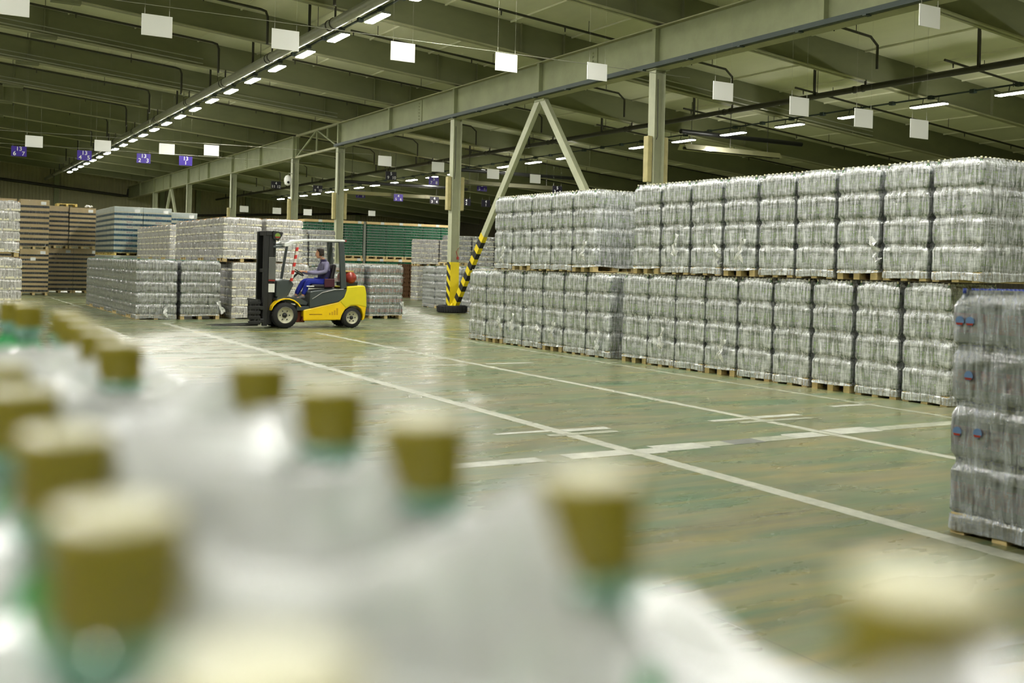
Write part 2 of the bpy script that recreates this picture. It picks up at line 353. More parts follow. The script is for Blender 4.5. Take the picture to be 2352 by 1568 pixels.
for a, b in (((-3.2, .05), (0, 1.2)), ((0, 1.2), (0, .05)), ((0, 1.2), (3.2, .05)), ((-1.6, .6), (-1.6, 1.2))):
    mb = MB(); mb.bar((0, a[0], a[1]), (0, b[0], b[1]), .07, .07, up=(1, 0, 0)); obj('web_bar', mb, M['girder'], t)

def column(y, hazard):
    mb = MB(); zt = 7.5
    for sx in (-1, 1): mb.box(GX + sx * .18 - (.02 if sx > 0 else 0), GX + sx * .18 + (.02 if sx < 0 else 0), y - .15, y + .15, 0, zt)
    mb.box(GX - .17, GX + .17, y - .012, y + .012, 0, zt)
    mb.box(GX - .26, GX + .26, y - .22, y + .22, zt - .03, zt); mb.box(GX - .26, GX + .26, y - .24, y + .24, 0, .03)
    return mb
for y in (11.3, 23.8, 36.4, 49.0, 56.0, 68.6, 81.1, 93.7):
    o = thing('steel_column', 'pale steel column under the girder with hazard paint and a tyre round its foot' if y == 36.4 else
              'pale steel column rising behind the tall right bottle stacks' if y == 23.8 else 'steel column on the near side of the truss gap' if y == 49.0 else
              'steel column on the far side of the truss gap, carrying the dome camera' if y == 56.0 else 'pale steel column, %s along the far girder length' % {68.6: 'second', 81.1: 'third', 93.7: 'last', 11.3: 'outermost'}[y], 'column', (0, 0, 0), 0, 'columns carrying the girder')
    o['kind'] = 'structure'
    obj('shaft', column(y, False), M['column'], o)
    if y in (23.8, 36.4, 49.0, 56.0, 68.6):
        z0 = 3.95 if y != 23.8 else 4.3
        for sx in ((-1, 1) if y in (36.4, 49.0, 23.8) else (-1,)):
            mb = MB(); mb.box(GX + sx * .2 - (.16 if sx < 0 else 0), GX + sx * .2 + (.16 if sx > 0 else 0), y - .11, y + .11, z0, z0 + 1.3); obj('pipe_cover', mb, M['guard'], o, bevel=.02)
        mb = MB(); mb.tube([(GX - .1, y - .16, 7.2), (GX - .08, y - .17, 5.6), (GX - .12, y - .17, z0 + 1.2)], .012, 6); obj('cable', mb, M['pipe_dark'], o)
    if y == 36.4:
        mb = MB(); mb.box(GX - .192, GX - .181, y - .152, y + .152, .03, 1.95); so = obj('hazard_stripe', mb, stripe_mat('hazard_stripes', rgb(226, 206, 24), rgb(24, 24, 26), .42, (0, -.85, 1)), o)
        mb = MB(); mb.box(GX - .185, GX + .185, y - .161, y - .151, .03, 1.95); obj('yellow_panel', mb, M['hz_yellow'], o)
        mb = MB(); mb.prism([(-.3, 0), (.3, 0), (.12, .35), (-.12, .35)], y - .3, y - .16, 'y'); g = obj('base_gusset', mb, M['hz_yellow'], o, loc=(GX, 0, .02))
        mb = MB(); mb.tube([(GX + .1, y - .19, 2.05), (GX + .1, y - .19, 2.16)], .05, 10); mb.tube([(GX + .1, y - .2, 2.14), (GX, y - .24, 2.35), (GX + .12, y - .22, 2.5)], .015, 6); obj('red_valve', mb, M['red'], o)
def brace(ya, yb, hz):
    t = thing('inverted_v_brace', 'inverted V brace with one hazard-striped leg beside the tyre' if hz else 'far inverted V brace standing against the back wall', 'brace'); t['kind'] = 'structure'
    ym = (ya + yb) / 2
    for yy in (ya, yb):
        foot = Vector((GX, yy + (.12 if yy < ym else -.12), .1)); top = Vector((GX, ym + (-.12 if yy < ym else .12), 7.45)); d = (top - foot)
        mb = MB(); mb.bar(foot, top, .16, .26, 0, (0, 1, 0)); obj('leg', mb, M['column'], t)
        if hz and yy == yb:
            n = 14
            for k in range(n):
                a = foot + d * (.39 * k / n); b = foot + d * (.39 * (k + 1) / n)
                mb = MB(); sh = Vector((0, 0, .0)); mb.bar(a, b, .172, .272, 0, (0, 1, 0)); obj('hazard_band', mb, M['hz_yellow'] if k % 2 else M['blackp'], t)
    mb = MB(); mb.box(GX - .1, GX + .1, ym - .3, ym + .3, 7.38, 7.5); obj('gusset_plate', mb, M['girder'], t)
brace(23.8, 36.4, True); brace(81.1, 93.7, False)
mb = MB(); n = 40
prof = [(.43, .02), (.45, .0), (.53, .0), (.57, .04), (.58, .13), (.57, .24), (.53, .28), (.45, .28), (.43, .25), (.43, .02)]
mb.lathe(prof, n, (0, 0, 0), caps=False)
for k in range(n): a = 2 * PI * k / n; mb.bar((.583 * math.cos(a), .583 * math.sin(a), .03), (.583 * math.cos(a), .583 * math.sin(a), .25), .03, .02, 0, (math.cos(a), math.sin(a), 0))
tag(obj('tyre', mb, M['tyre'], loc=(GX, 36.4, 0)), 'old black tyre lying flat round the foot of the hazard-painted column', 'tyre')

# floor markings
NL = [0]
def fline(name, x0, x1, y0, y1, m):
    NL[0] += 1; mb = MB(); mb.box(x0, x1, y0, y1, .0005, .0012 + .00012 * NL[0]); return struct(name, mb, M[m])
fline('floor_line', 6.18, 6.35, -6, 30.5, 'paint'); fline('floor_line', 9.05, 9.19, -6, 25.9, 'paint')
fline('floor_line', 11.68, 11.78, -6, 26.4, 'paint_pale'); fline('floor_line', 3.3, 3.42, 20, 31, 'paint_pale')
fline('floor_line', 5.35, 5.45, 38, 51, 'paint_pale'); fline('floor_line', 6.8, 16, 26.0, 26.07, 'paint_pale'); fline('floor_line', 6.2, 17, 26.5, 26.6, 'paint_yellow')
for x0, x1, y0, y1, m in ((3.2, 5.2, 8.3, 8.52, 'concrete'), (5.5, 6.2, 8.3, 8.55, 'concrete'), (6.32, 6.6, 8.25, 8.5, 'concrete'), (6.6, 7.2, 8.3, 8.62, 'concrete'), (7.2, 7.55, 8.35, 8.6, 'paint_pale'), (7.55, 8.0, 8.35, 8.6, 'concrete_dark'), (8.0, 8.5, 8.38, 8.62, 'paint_pale'),
                          (8.5, 9.0, 8.4, 8.68, 'concrete'), (9.2, 9.9, 8.42, 8.75, 'concrete'), (9.9, 11.6, 8.45, 8.68, 'paint_pale'),
                          (5.5, 6.2, 9.8, 9.9, 'concrete'), (6.34, 6.95, 9.72, 9.88, 'concrete'), (6.0, 6.9, 9.5, 9.62, 'paint_pale'), (8.45, 9.04, 9.72, 9.84, 'concrete'), (9.2, 9.95, 9.75, 9.9, 'concrete'), (8.7, 9.9, 9.5, 9.6, 'paint_pale'),
                          (11.0, 11.6, 10.2, 10.32, 'concrete'), (6.0, 7.2, 17.2, 17.32, 'paint_pale'), (8.0, 8.9, 17.0, 17.1, 'concrete'), (9.3, 10.3, 17.0, 17.12, 'concrete'), (7.2, 8.3, 18.3, 18.4, 'paint_pale'), (11.6, 12.0, 16.6, 16.7, 'paint_pale'), (8.3, 8.7, 17.5, 17.6, 'paint_pale')):
    fline('floor_patch', x0, x1, y0, y1, m)

# ------------------------------------------------------------------ services under the roof
def duct(x, z, r, y0, y1, m, label, step):
    t = thing('overhead_pipe', label, 'pipe', (x, 0, z))
    mb = MB(); mb.tube([(0, y0, 0), (0, y1, 0)], r, 16); obj('pipe', mb, M[m], t)
    for jy in JY:
        if y0 < jy < y1:
            for s in (0, .35):
                mb = MB(); mb.tube([(0, jy + s - .03, 0), (0, jy + s + .03, 0)], r + .02, 16); obj('clamp_ring', mb, M['pipe_dark'], t)
            for dx, yy, sz, top in ((-.02, jy - .12, .05, zj(x) - z + .05), (.25, jy + 2.2, .015, zc(x + .25) - z - .055), (-.1, jy + 2.0, .07, zc(x - .1) - z - .055)):
                mb = MB(); mb.bar((dx, yy, 0), (dx, yy, top), sz, sz); obj('hanger', mb, M['pipe_dark'], t)
    return t
duct(10.95, 9.0, .16, -4, 106.7, 'pipe', 'thick grey pipe running overhead along the left aisle beside the lamps', 6)
duct(26.6, 7.86, .1, -4, 106, 'pipe_dark', 'dark pipe running overhead through the right bay', 6)

def lamp_row(x, z, y0, n, where, skip=(), step=3.12, ring=0):
    t = thing('cable_rail', 'thin dark cable rail above the lamps of the %s' % where, 'rail', (x, 0, z + .28))
    mb = MB(); mb.bar((.1, y0 - 1, 0), (.1, y0 + n * step, 0), .05, .05)
    for k in range(n * 2): mb.box(.02, .18, y0 + k * step / 2 - .08, y0 + k * step / 2 + .08, -.07, .05)
    obj('rail', mb, M['tray'], t)
    for jy in JY:
        if y0 - 1 < jy < y0 + n * step: mb = MB(); mb.bar((.1, jy, 0), (.1, jy, zj(x) - z - .28), .012, .012); obj('suspension_wire', mb, M['pipe_dark'], t)
    for k in range(n):
        if k in skip: continue
        y = y0 + k * step
        l = thing('ceiling_lamp', 'lit white lamp, %s from the near end of the %s' % (FIRST[k], where), 'ceiling lamp', (x, y, z), 0, 'lamps of the %s' % where)
        mb = MB(); mb.box(-.14, .14, -.66, .66, 0, .07); obj('housing', mb, M['lamp_case'], l, bevel=.015)
        mb = MB(); mb.box(-.125, .125, -.64, .64, -.02, 0); obj('diffuser', mb, M['lamp'], l)
        mb = MB(); mb.bar((.05, -.3, .07), (.1, -.3, .26), .02, .02); mb.bar((.05, .3, .07), (.1, .3, .26), .02, .02); obj('bracket', mb, M['tray'], l)
lamp_row(11.4, 8.78, 6.0 - 3.12 * 3, 32, 'left lamp row')
lamp_row(28.7, 7.4, 4.2, 29, 'right lamp row', skip=(12,))
lamp_row(-3.2, 9.7, -3.2, 22, 'lamp row over the foreground')

for k, jy in enumerate(JY[4:16]):                 # sprinkler lines under the deck with a drop at one end
    t = thing('sprinkler_pipe', 'thin dark sprinkler pipe with a bent drop, %s along the left bay' % FIRST[k], 'pipe', (0, jy - 2.3, 0), 0, 'sprinkler lines of the left bay')
    z = lambda x: zc(x) - .45
    def heads(hx, rx):
        for x in hx: obj('sprinkler_head', cm('head', lambda: MB().tube([(0, 0, .04), (0, 0, -.13)], [.03, .018], 6).mesh('sprinkler_head', M['pipe_dark'])), None, t, (x, 0, z(x) - .04))
        for x in rx: obj('hanger', cm('rod', lambda: MB().tube([(0, 0, 0), (0, 0, .38)], .012, 5).mesh('hanger', M['pipe_dark'])), None, t, (x, 0, z(x)))
    mb = MB(); mb.tube([(-12, 0, z(-12)), (9.85, 0, z(9.85)), (10.03, 0, z(10) - .03), (10.1, 0, z(10.1) - .2), (10.1, 0, 8.95)], .045, 8); obj('pipe', mb, M['pipe_dark'], t)
    heads(range(-1, 10, 3), range(0, 10, 4))
    t = thing('sprinkler_pipe', 'thin dark sprinkler pipe, %s between lamp row and girder' % FIRST[k], 'pipe', (0, jy - 2.3, 0), 0, 'sprinkler lines by the girder')
    mb = MB(); mb.tube([(13, 0, z(13)), (18.9, 0, z(18.9)), (24.3, 0, z(24.3)), (24.6, 0, z(24.6) - .2), (24.6, 0, 7.9)], .04, 8); obj('pipe', mb, M['pipe_dark'], t)
    heads((13.1, 15.4, 17.7, 20.5, 22.8), (14, 18.6, 23.7))
    t = thing('sprinkler_pipe', 'thin dark sprinkler pipe, %s in the right bay' % FIRST[k], 'pipe', (0, jy - 2.3, 0), 0, 'sprinkler lines of the right bay')
    mb = MB(); mb.tube([(27.6, 0, z(27.6)), (42, 0, z(42))], .04, 8); obj('pipe', mb, M['pipe_dark'], t)
    heads((28, 31, 34, 37, 40), (29.5, 36))
for k, (jy, b) in enumerate(((42.7, 0), (49.0, 1), (56.0, 0), (30.1, 2))):        # cable bundles slung under some beams
    x0, x1 = ((-12, 10), (-12, 18), (-12, 10), (20, 34))[k]
    tag(obj('cable_conduit', MB().tube([(x0, jy - .25, zj(x0) + .1), (x1, jy - .25, zj(x1) + .1)], .03, 6).tube([(x0, jy - .25, zj(x0) + .28), (x1, jy - .25, zj(x1) + .28)], .022, 6), M['pipe']),
        'pale conduit slung along the roof beam, %s from the front' % ('second', 'third', 'fourth', 'nearest right-bay one')[k], 'conduit')
mb = MB(); mb.box(GX - .36, GX - .205, -8, 49, 7.5, 7.62)
for k in range(28): mb.box(GX - .38, GX - .205, -6 + k * 2, -5.9 + k * 2, 7.47, 7.5)
tag(obj('cable_tray', mb, M['tray']), 'dark cable tray running along the lower edge of the near girder', 'cable tray')
mb = MB(); mb.tube([(-15, 106.5, 10.45 - .6), (7.1, 106.5, 8.75), (17.6, 106.5, 7.8), (18.2, 106.5, 7.8), (18.3, 106.5, 8.4), (18.9, 106.4, 8.6)], .14, 10)
tag(obj('wall_pipe', mb, M['pipe_dark']), 'dark pipe sloping across the back wall and bending up at the girder', 'pipe')
mb = MB(); mb.tube([(19.4, 106.5, 5.9), (46, 106.5, 7.4)], .12, 8)
tag(obj('wall_pipe', mb, M['pipe_dark']), 'dark pipe rising to the right across the back wall', 'pipe')

def heater(x0, x1, y, z, zt, label):
    t = thing('radiant_heater', label, 'heater', ((x0 + x1) / 2, y, z), 0, 'radiant heaters of the right bay'); h = (x1 - x0) / 2
    mb = MB(); mb.prism([(-.3, -.12), (-.16, .1), (.16, .1), (.3, -.12), (.27, -.12), (.14, .07), (-.14, .07), (-.27, -.12)], -h, h, 'x'); obj('reflector', mb, M['reflector'], t)
    mb = MB(); mb.tube([(-h, -.1, -.08), (h, -.1, -.08)], .06, 10); obj('heater_tube', mb, M['pipe_dark'], t)
    mb = MB(); mb.tube([(-h - .0, .1, zt - z), (h + 1.5, .1, zt - z)], .1, 10); obj('feed_pipe', mb, M['blackp'], t)
    for f in (-.8, 0, .8): mb = MB(); mb.bar((h * f, .05, .1), (h * f, .05, zj(x0 + h) - z + .9), .02, .02); obj('hanger', mb, M['pipe_dark'], t)
heater(27.0, 32.2, 33.4, 6.86, 7.48, 'long dark heater trough nearest above the right bottle stacks')
heater(25.4, 31.5, 50, 6.3, 6.95, 'long heater trough with a shiny strip behind the brace')
heater(22.5, 29.6, 60, 6.1, 6.75, 'farthest heater trough, over the green bottle stacks')

# hanging signs
def sign(x, y, z, m, lines, label, group, wd=.6, ht=.427):
    t = thing('hanging_sign', label, 'sign', (x, y, z), 0, group)
    mb = MB(); mb.box(-wd / 2, wd / 2, -.01, .01, -ht / 2, ht / 2); obj('panel', mb, M[m], t)
    for s in (-1, 1): mb = MB(); mb.tube([(s * wd * .4, 0, ht / 2), (s * wd * .4, 0, ht / 2 + .12)], .006, 5).tube([(s * wd * .4, 0, ht / 2 + .12), (s * wd * .4, 0, roof_end(x + s * wd * .4) - z)], .0014, 4); obj('hanging_wire', mb, M['wire'], t)
    for txt, dx, dz, sz in lines:
        key = ('num', txt, sz)
        if key not in CACHE:
            cu = bpy.data.curves.new('number', 'FONT'); cu.body = txt; cu.size = sz; cu.align_x = 'CENTER'; cu.align_y = 'CENTER'; cu.extrude = .003; cu.offset = .0015
            to = bpy.data.objects.new('number_text', cu); C.objects.link(to)
            me = bpy.data.meshes.new_from_object(to.evaluated_get(bpy.context.evaluated_depsgraph_get())); me.materials.clear(); me.materials.append(M['num']); bpy.data.objects.remove(to); CACHE[key] = me
        o = obj('number', CACHE[key], None, t, (dx, -.014, dz)); o.rotation_euler = (PI / 2, 0, 0)
    return t
def wire(x0, x1, y, za, zb, label):
    tag(obj('sign_wire', MB().tube([(x0, y, za), (x1, y, zb)], .008, 5), M['wire']), label, 'wire')
for k, (x, z) in enumerate(((1.6, 6.55), (4.25, 6.5), (6.91, 6.56), (9.65, 6.64), (12.36, 6.72), (15.0, 6.8))):
    sign(x, 22, z, 'sign_white', (), 'blank white sign of the nearest hanging row, %s from the left' % FIRST[k], 'blank white signs of the near row')
wire(-6, 18, 22, 6.85, 6.98, 'thin wire carrying the nearest row of white signs')
for k, (x, y, z) in enumerate(((16.4, 18.83, 6.03), (17.95, 17.94, 5.72), (19.26, 17.19, 5.48), (19.91, 16.15, 5.18), (17.26, 13.82, 6.92))):
    sign(x, y, z, 'sign_white', (), ('blank white sign just right of the tall column under the girder', 'blank white sign overlapping the dark overhead pipe', 'blank white sign touching a lit lamp of the right row', 'brightest white sign, right above the tall right stacks', 'blurred white sign high under the ceiling near the right corner')[k], 'blank white signs of the right bay')
for k, (x, y, z) in enumerate(((3.98, 43, 6.07), (6.4, 43, 6.1), (8.8, 43, 6.16), (10.55, 43, 6.24))):
    sign(x, y, z, 'sign_white', (), 'small white blank sign beside the blue 13 signs, %s from the left' % FIRST[k], 'blank white signs by the blue ones')
wire(-2, 17.5, 43, 6.33, 6.6, 'thin wire carrying the small white signs by the blue ones')
for x, z, a in ((4.0, 6.25, ('6', '7')), (6.62, 6.27, ('4', '5')), (9.12, 6.32, ('2', '3')), (10.98, 6.34, ('1',))):
    L_ = [('13', 0, .1, .25)] + ([(a[0], 0, -.1, .25)] if len(a) == 1 else [(a[0], -.17, -.1, .25), (a[1], .17, -.1, .25)])
    sign(x, 49.5, z, 'sign_blue', L_, 'violet-blue hanging sign reading 13 over ' + ' and '.join(a), 'blue row number signs')
wire(-2, 17.5, 49.5, 6.5, 6.66, 'thin wire carrying the blue 13 signs')
for x, y, z, m, top, a in ((18.84, 61.1, 6.35, 'sign_black', '4', ('11', '12')), (21.63, 61.7, 6.31, 'sign_black', '4', ('9', '10')), (21.49, 50.1, 6.37, 'sign_black', '5', ('9', '10')), (24.7, 51.7, 6.4, 'sign_blue', '5', ('7', '8')),
                           (27.0, 50.43, 6.12, 'sign_blue', '5', ('5', '6')), (23.93, 60.43, 6.05, 'sign_blue', '4', ('7', '8')), (25.94, 59.27, 5.9, 'sign_blue', '4', ('5', '6')), (27.87, 58.2, 5.8, 'sign_black', '4', ('3', '4')),
                           (29.56, 57.2, 5.73, 'sign_black', '4', ('2',)), (30.6, 56.6, 5.68, 'sign_black', '4', ('1',)), (30.0, 47.5, 6.0, 'sign_black', '5', ('3', '4'))):
    L_ = [(top, 0, .1, .22)] + ([(a[0], 0, -.1, .22)] if len(a) == 1 else [(a[0], -.16, -.1, .22), (a[1], .16, -.1, .22)])
    sign(x, y, z, m, L_, '%s hanging sign reading %s over %s in the far right bay' % (('black' if m == 'sign_black' else 'blue'), top, ' and '.join(a)), 'numbered signs of the right bay')
for k, (x, y, z) in enumerate(((17.5, 41.5, 6.2), (20.35, 42.2, 6.19), (22.5, 41.0, 5.94), (26.5, 44.0, 6.16), (20.3, 73.1, 5.43), (22.3, 72, 5.36), (24.2, 71, 5.32), (32.7, 80, 5.93))):
    sign(x, y, z, 'sign_white', (), ('greyish blank sign above the black 5 over 9 and 10 sign', 'greyish blank sign just left of the tyre column top', 'small blank sign just left of the brace leg', 'small blank sign between the two brace legs',
         'tiny blank sign above the white-capped left stacks, leftmost of three', 'tiny blank sign above the white-capped left stacks, middle of three', 'tiny blank sign above the white-capped left stacks, rightmost of three', 'tiny blank sign against the dark back wall above the green stacks')[k], 'small blank signs far back')
# dome camera on the far column
t = thing('dome_camera', 'white dome security camera on an arm at the far gap column', 'camera', (17.85, 55.8, 6.25))
obj('dome', MB().lathe([(.02, -.3), (.16, -.22), (.2, -.05), (.2, .1), (.13, .24), (.03, .28)], 14), M['sign_white'], t); obj('arm', MB().tube([(0, 0, .28), (.05, 0, .4), (.3, 0, .36)], .03, 8), M['pipe'], t)
obj('lens', MB().lathe([(.07, -.03), (.07, .0)], 10, (-.03, -.19, -.12), 'y'), M['black'], t)

# ------------------------------------------------------------------ wrapped pallets of bottles
def pallet_parts(wd, dp, wood, detail):
    def deck():
        mb = MB(); n = 7; s = wd / n
        for k in range(n): mb.box(-wd / 2 + k * s + .006, -wd / 2 + (k + 1) * s - .006, -dp / 2, dp / 2, .122, .144)
        for yy in (-dp / 2 + .07, 0, dp / 2 - .07): mb.box(-wd / 2, wd / 2, yy - .07, yy + .07, .1, .122)
        if not detail:
            for xx in (-1, 0, 1):
                for yy in (-1, 0, 1): mb.box(xx * (wd / 2 - .06) - .055, xx * (wd / 2 - .06) + .055, yy * (dp / 2 - .07) - .07, yy * (dp / 2 - .07) + .07, .022, .1)
                mb.box(xx * (wd / 2 - .06) - .055, xx * (wd / 2 - .06) + .055, -dp / 2, dp / 2, 0, .022)
        return mb.mesh('deck', M[wood])
    return cm(('deck', wd, dp, wood, detail), deck)
def add_pallet(parent, wd, dp, wood='wood', detail=False, name='pallet'):
    p = obj(name, pallet_parts(wd, dp, wood, detail), None, parent)
    if detail:
        blk = cm(('block', wood), lambda: MB().box(-.055, .055, -.07, .07, .022, .1).mesh('block', M[wood])); run = cm(('run', dp, wood), lambda: MB().box(-.055, .055, -dp / 2, dp / 2, 0, .022).mesh('bottom_board', M[wood]))
        for xx in (-1, 0, 1):
            for yy in (-1, 0, 1): obj('block', blk, None, p, (xx * (wd / 2 - .06), yy * (dp / 2 - .07), 0))
            obj('bottom_board', run, None, p, (xx * (wd / 2 - .06), 0, 0))
    return p
def layer_mesh(wd, dp, nx, ny, h, body, label, cap, tray, lab=(.22, .5)):
    mb = MB(); R = min(wd / nx, dp / ny) / 2 * .97
    pr = [(R * .76, 0), (R * .92, .04 * h), (R, .11 * h), (R, lab[0] * h), (R * 1.004, lab[0] * h + .001), (R * 1.004, lab[1] * h), (R, lab[1] * h + .001), (R, .6 * h), (R * .82, .72 * h), (R * .4, .86 * h), (R * .26, .9 * h), (R * .3, .905 * h), (R * .3, .985 * h)]
    ms = [0, 0, 0, 0, 1, 0, 0, 0, 0, 0, 2, 2]
    for i in range(nx):
        for j in range(ny):
            if 1 < i < nx - 2 and 1 < j < ny - 2: continue
            edge = i in (0, nx - 1) or j in (0, ny - 1)
            mb.lathe(pr, 10 if edge else 6, (-wd / 2 + (i + .5) * wd / nx, -dp / 2 + (j + .5) * dp / ny, 0), 'z', ms)
    if tray: mb.box(-wd / 2 - .004, wd / 2 + .004, -dp / 2 - .004, dp / 2 + .004, -.002, tray, 3)
    return mb.mesh('bottle_layer', [M[body], M[label], M[cap], M['card_pale']])
def film_mesh(wd, dp, nx, ny, zs, seed, mname, pinch=.015, base=.02, grow=1.0):
    rnd = random.Random(seed); S = 4; pts = []
    def side(ax, ay, bx, by, n, nxn, nyn):
        for k in range(n * S):
            f = (k + .5) / (n * S); rip = .5 + .5 * math.cos(2 * PI * f * n)
            pts.append((ax + (bx - ax) * f, ay + (by - ay) * f, nxn, nyn, rip, min(f, 1 - f) * n))
    a, b = wd / 2 + .008, dp / 2 + .008; r = .03
    side(-a + r, -b, a - r, -b, nx, 0, -1); pts.append((a - .009, -b + .009, .7, -.7, 0, 0))
    side(a, -b + r, a, b - r, ny, 1, 0); pts.append((a - .009, b - .009, .7, .7, 0, 0))
    side(a - r, b, -a + r, b, nx, 0, 1); pts.append((-a + .009, b - .009, -.7, .7, 0, 0))
    side(-a, b - r, -a, -b + r, ny, -1, 0); pts.append((-a + .009, -b + .009, -.7, -.7, 0, 0))
    n = len(pts); prof = []
    prof.append((base, .0, 1)); 
    if base < .1: prof.append((.12, .0, 1))
    for li in range(len(zs) - 1):
        z0, z1 = zs[li], zs[li + 1]; h = z1 - z0; last = li == len(zs) - 2
        for f, ins in ((0.0, .6), (.03, .3), (.07, .06), (.15, 0), (.3, 0), (.5, .0), (.66, .02), (.74, .15), (.81, .5), (.88, 1.0), (.95, 1.0)):
            prof.append((z0 + f * h, ins * pinch * (2.0 if last and f > .7 else 1), f))
    mb = MB(); vs = []
    ph = [rnd.uniform(0, 6.28) for _ in range(8)]
    for zi, (z, ins, f) in enumerate(prof):
        for k, (x, y, nx_, ny_, rip, ed) in enumerate(pts):
            wob = .004 * math.sin(k * .23 + z * 9 + ph[0]) + .003 * math.sin(k * .61 - z * 23 + ph[1]) + rnd.uniform(-.002, .002)
            cor = 2.6 if ed < .4 else 2.0 if ed < .8 else 1.5 if ed < 1.2 else 1.0
            d = -ins * cor - .007 * rip * (1 if f < .7 else .3) + wob * (.6 if ed < 1 else 1)
            d = min(d, .006) * grow
            zz = z + .006 * math.sin(k * .17 + ph[2] + zi) + (0 if zi else .012 * math.sin(k * .09 + ph[3]))
            vs.append((x + nx_ * d, y + ny_ * d, zz))
    fs = [(i * n + k, i * n + (k + 1) % n, (i + 1) * n + (k + 1) % n, (i + 1) * n + k) for i in range(len(prof) - 1) for k in range(n)]
    mb.add(vs, fs, 0, True)
    for zi in range(len(prof) - 1):                       # overlapping wraps: film doubled at foot and shoulders, building in the lamp-lit shoulder band
        fa, fb = prof[zi][2], prof[zi + 1][2]
        if (fa >= .66 and fb >= .6 and fb > fa) or zi < (4 if base < .1 else 2):
            up = []
            for r_ in (zi, zi + 1):
                for k in range(n):
                    x, y, q = vs[r_ * n + k]; up.append((x + pts[k][2] * .003, y + pts[k][3] * .003, q + .002))
            mb.add(up, [(k, (k + 1) % n, n + (k + 1) % n, n + k) for k in range(n)], 0, True)
    m = len(prof) - 1; mb.add(vs[m * n:], [tuple(range(n))], 0)
    return mb.mesh('stretch_film', M[mname])
def tail_mesh(seed):
    rnd = random.Random(seed); mb = MB(); vs = []
    for i in range(6):
        for j in range(5): vs.append((.018 * j - .04 + rnd.uniform(-.02, .02) + .012 * j * i / 5 * rnd.choice((1, -1)), -.03 - rnd.uniform(0, .05), -.06 * i + rnd.uniform(-.02, .02)))
    mb.add(vs, [(i * 5 + j, i * 5 + j + 1, i * 5 + j + 6, i * 5 + j + 5) for i in range(5) for j in range(4)], 0)
    return mb.mesh('film_tail', M['film_tail'])
KIND = {
 'water': dict(w=.775, d=1.17, nx=8, ny=12, n=4, H=1.735, body='pet', label='lab_green', cap='cap_cream', film='film'),
 'still': dict(w=1.2, d=.79, nx=13, ny=9, n=5, H=1.79, body='pet_grey', label='lab_pale', cap='cap_green', film='film_left'),
 'beer_low': dict(w=1.2, d=.8, nx=14, ny=9, n=6, H=1.76, body='pet_milk', label='lab_dark', cap='cap_orange', film='film_white', tray=.05),
 'beer_high': dict(w=1.2, d=.8, nx=14, ny=9, n=5, H=1.38, body='pet_milk', label='lab_dark', cap='cap_orange', film='film_white', tray=.05),
 'red': dict(w=1.2, d=.8, nx=13, ny=9, n=5, H=1.8, body='pet_grey', label='lab_red', cap='cap_cream', film='film_left', lab=(.2, .56)),
 'dark': dict(w=1.2, d=.8, nx=14, ny=9, n=6, H=1.62, body='pet_dark', label='lab_dark', cap='cap_cream', film='film_left', tray=.04),
 'near': dict(w=.8, d=1.2, nx=8, ny=12, n=4, H=1.735, body='pet_blue', label='lab_blue', cap='cap_blue', film='film_near', lab=(.2, .55)),
}
def load(kind, x, y, z, rotz, label, group, detail=False, seed=0, tail=False):
    k = KIND[kind]; n = k['n']; h = (k['H'] - .144) / n
    t = thing('wrapped_bottle_pallet', label, 'pallet of bottles', (x, y, z), rotz, group)
    add_pallet(t, k['w'] - .03, k['d'] - .03, 'wood', detail)
    me = cm(('layer', kind), lambda: layer_mesh(k['w'] - .02, k['d'] - .02, k['nx'], k['ny'], h, k['body'], k['label'], k['cap'], k.get('tray', 0), k.get('lab', (.22, .5))))
    for i in range(n):
        o = obj('bottle_layer', me, None, t, (0, 0, .146 + i * h)); o['kind'] = 'stuff'
    sv = seed % 3; base = (.02, .1, .03)[sv]
    zs = [.146 + i * h for i in range(n + 1)]
    fm = cm(('film', kind, sv), lambda: film_mesh(k['w'] - .02, k['d'] - .02, k['nx'], k['ny'], zs, sv + 7, k['film'], base=base))
    obj('stretch_film', fm, None, t)
    if tail:
        o = obj('film_tail', cm(('tail', seed % 4), lambda: tail_mesh(seed % 4)), None, t, (k['w'] * (.5 if seed % 2 else .3) - .06, -k['d'] / 2 - .0, .146 + h * (1.0 + .25 * (seed % 3)))); o.rotation_euler = (0, .3 * (-1) ** seed, 0); o.scale = (1.5, 1.2, 1.3)
    return t
# right row: short ends face the aisle; the row leans two degrees off the aisle
RZ = -PI / 2 + .0364
def rowx(y): return 12.07 + (23.1 - y) * .0365 + .6
YBL = [23.15, 22.33, 21.51, 20.69, 19.87, 19.05, 18.23, 17.41]
for i in range(7):
    y = (YBL[i] + YBL[i + 1]) / 2; load('water', rowx(y), y, 0, RZ, 'floor-level wrapped bottle pallet, %s from the striped brace toward the dark gap' % FIRST[i], 'lower pallets left of the dark gap', True, i, i in (1, 2, 3, 4, 6))
YBR = [17.0, 16.22, 15.42, 14.62, 13.8, 12.98, 12.15, 11.3, 10.45, 9.6]
for i in range(9):
    y = (YBR[i] + YBR[i + 1]) / 2; load('water', rowx(y), y, 0, RZ, 'floor-level wrapped bottle pallet, %s to the right of the dark gap' % FIRST[i], 'lower pallets right of the dark gap', True, i + 1, i in (1, 3))
YUL = [22.0, 21.2, 20.4, 19.6, 18.8, 17.97]
for i in range(5):
    y = (YUL[i] + YUL[i + 1]) / 2; load('water', rowx(y), y, 1.745, RZ, 'upper-level wrapped pallet of clear bottles left of the step, %s from the brace' % FIRST[i], 'upper pallets left of the step', i == 4, i, i in (0, 4))
YUR = [16.73, 15.9, 15.06, 14.22, 13.36, 12.52, 11.7, 10.84, 9.99, 9.16]
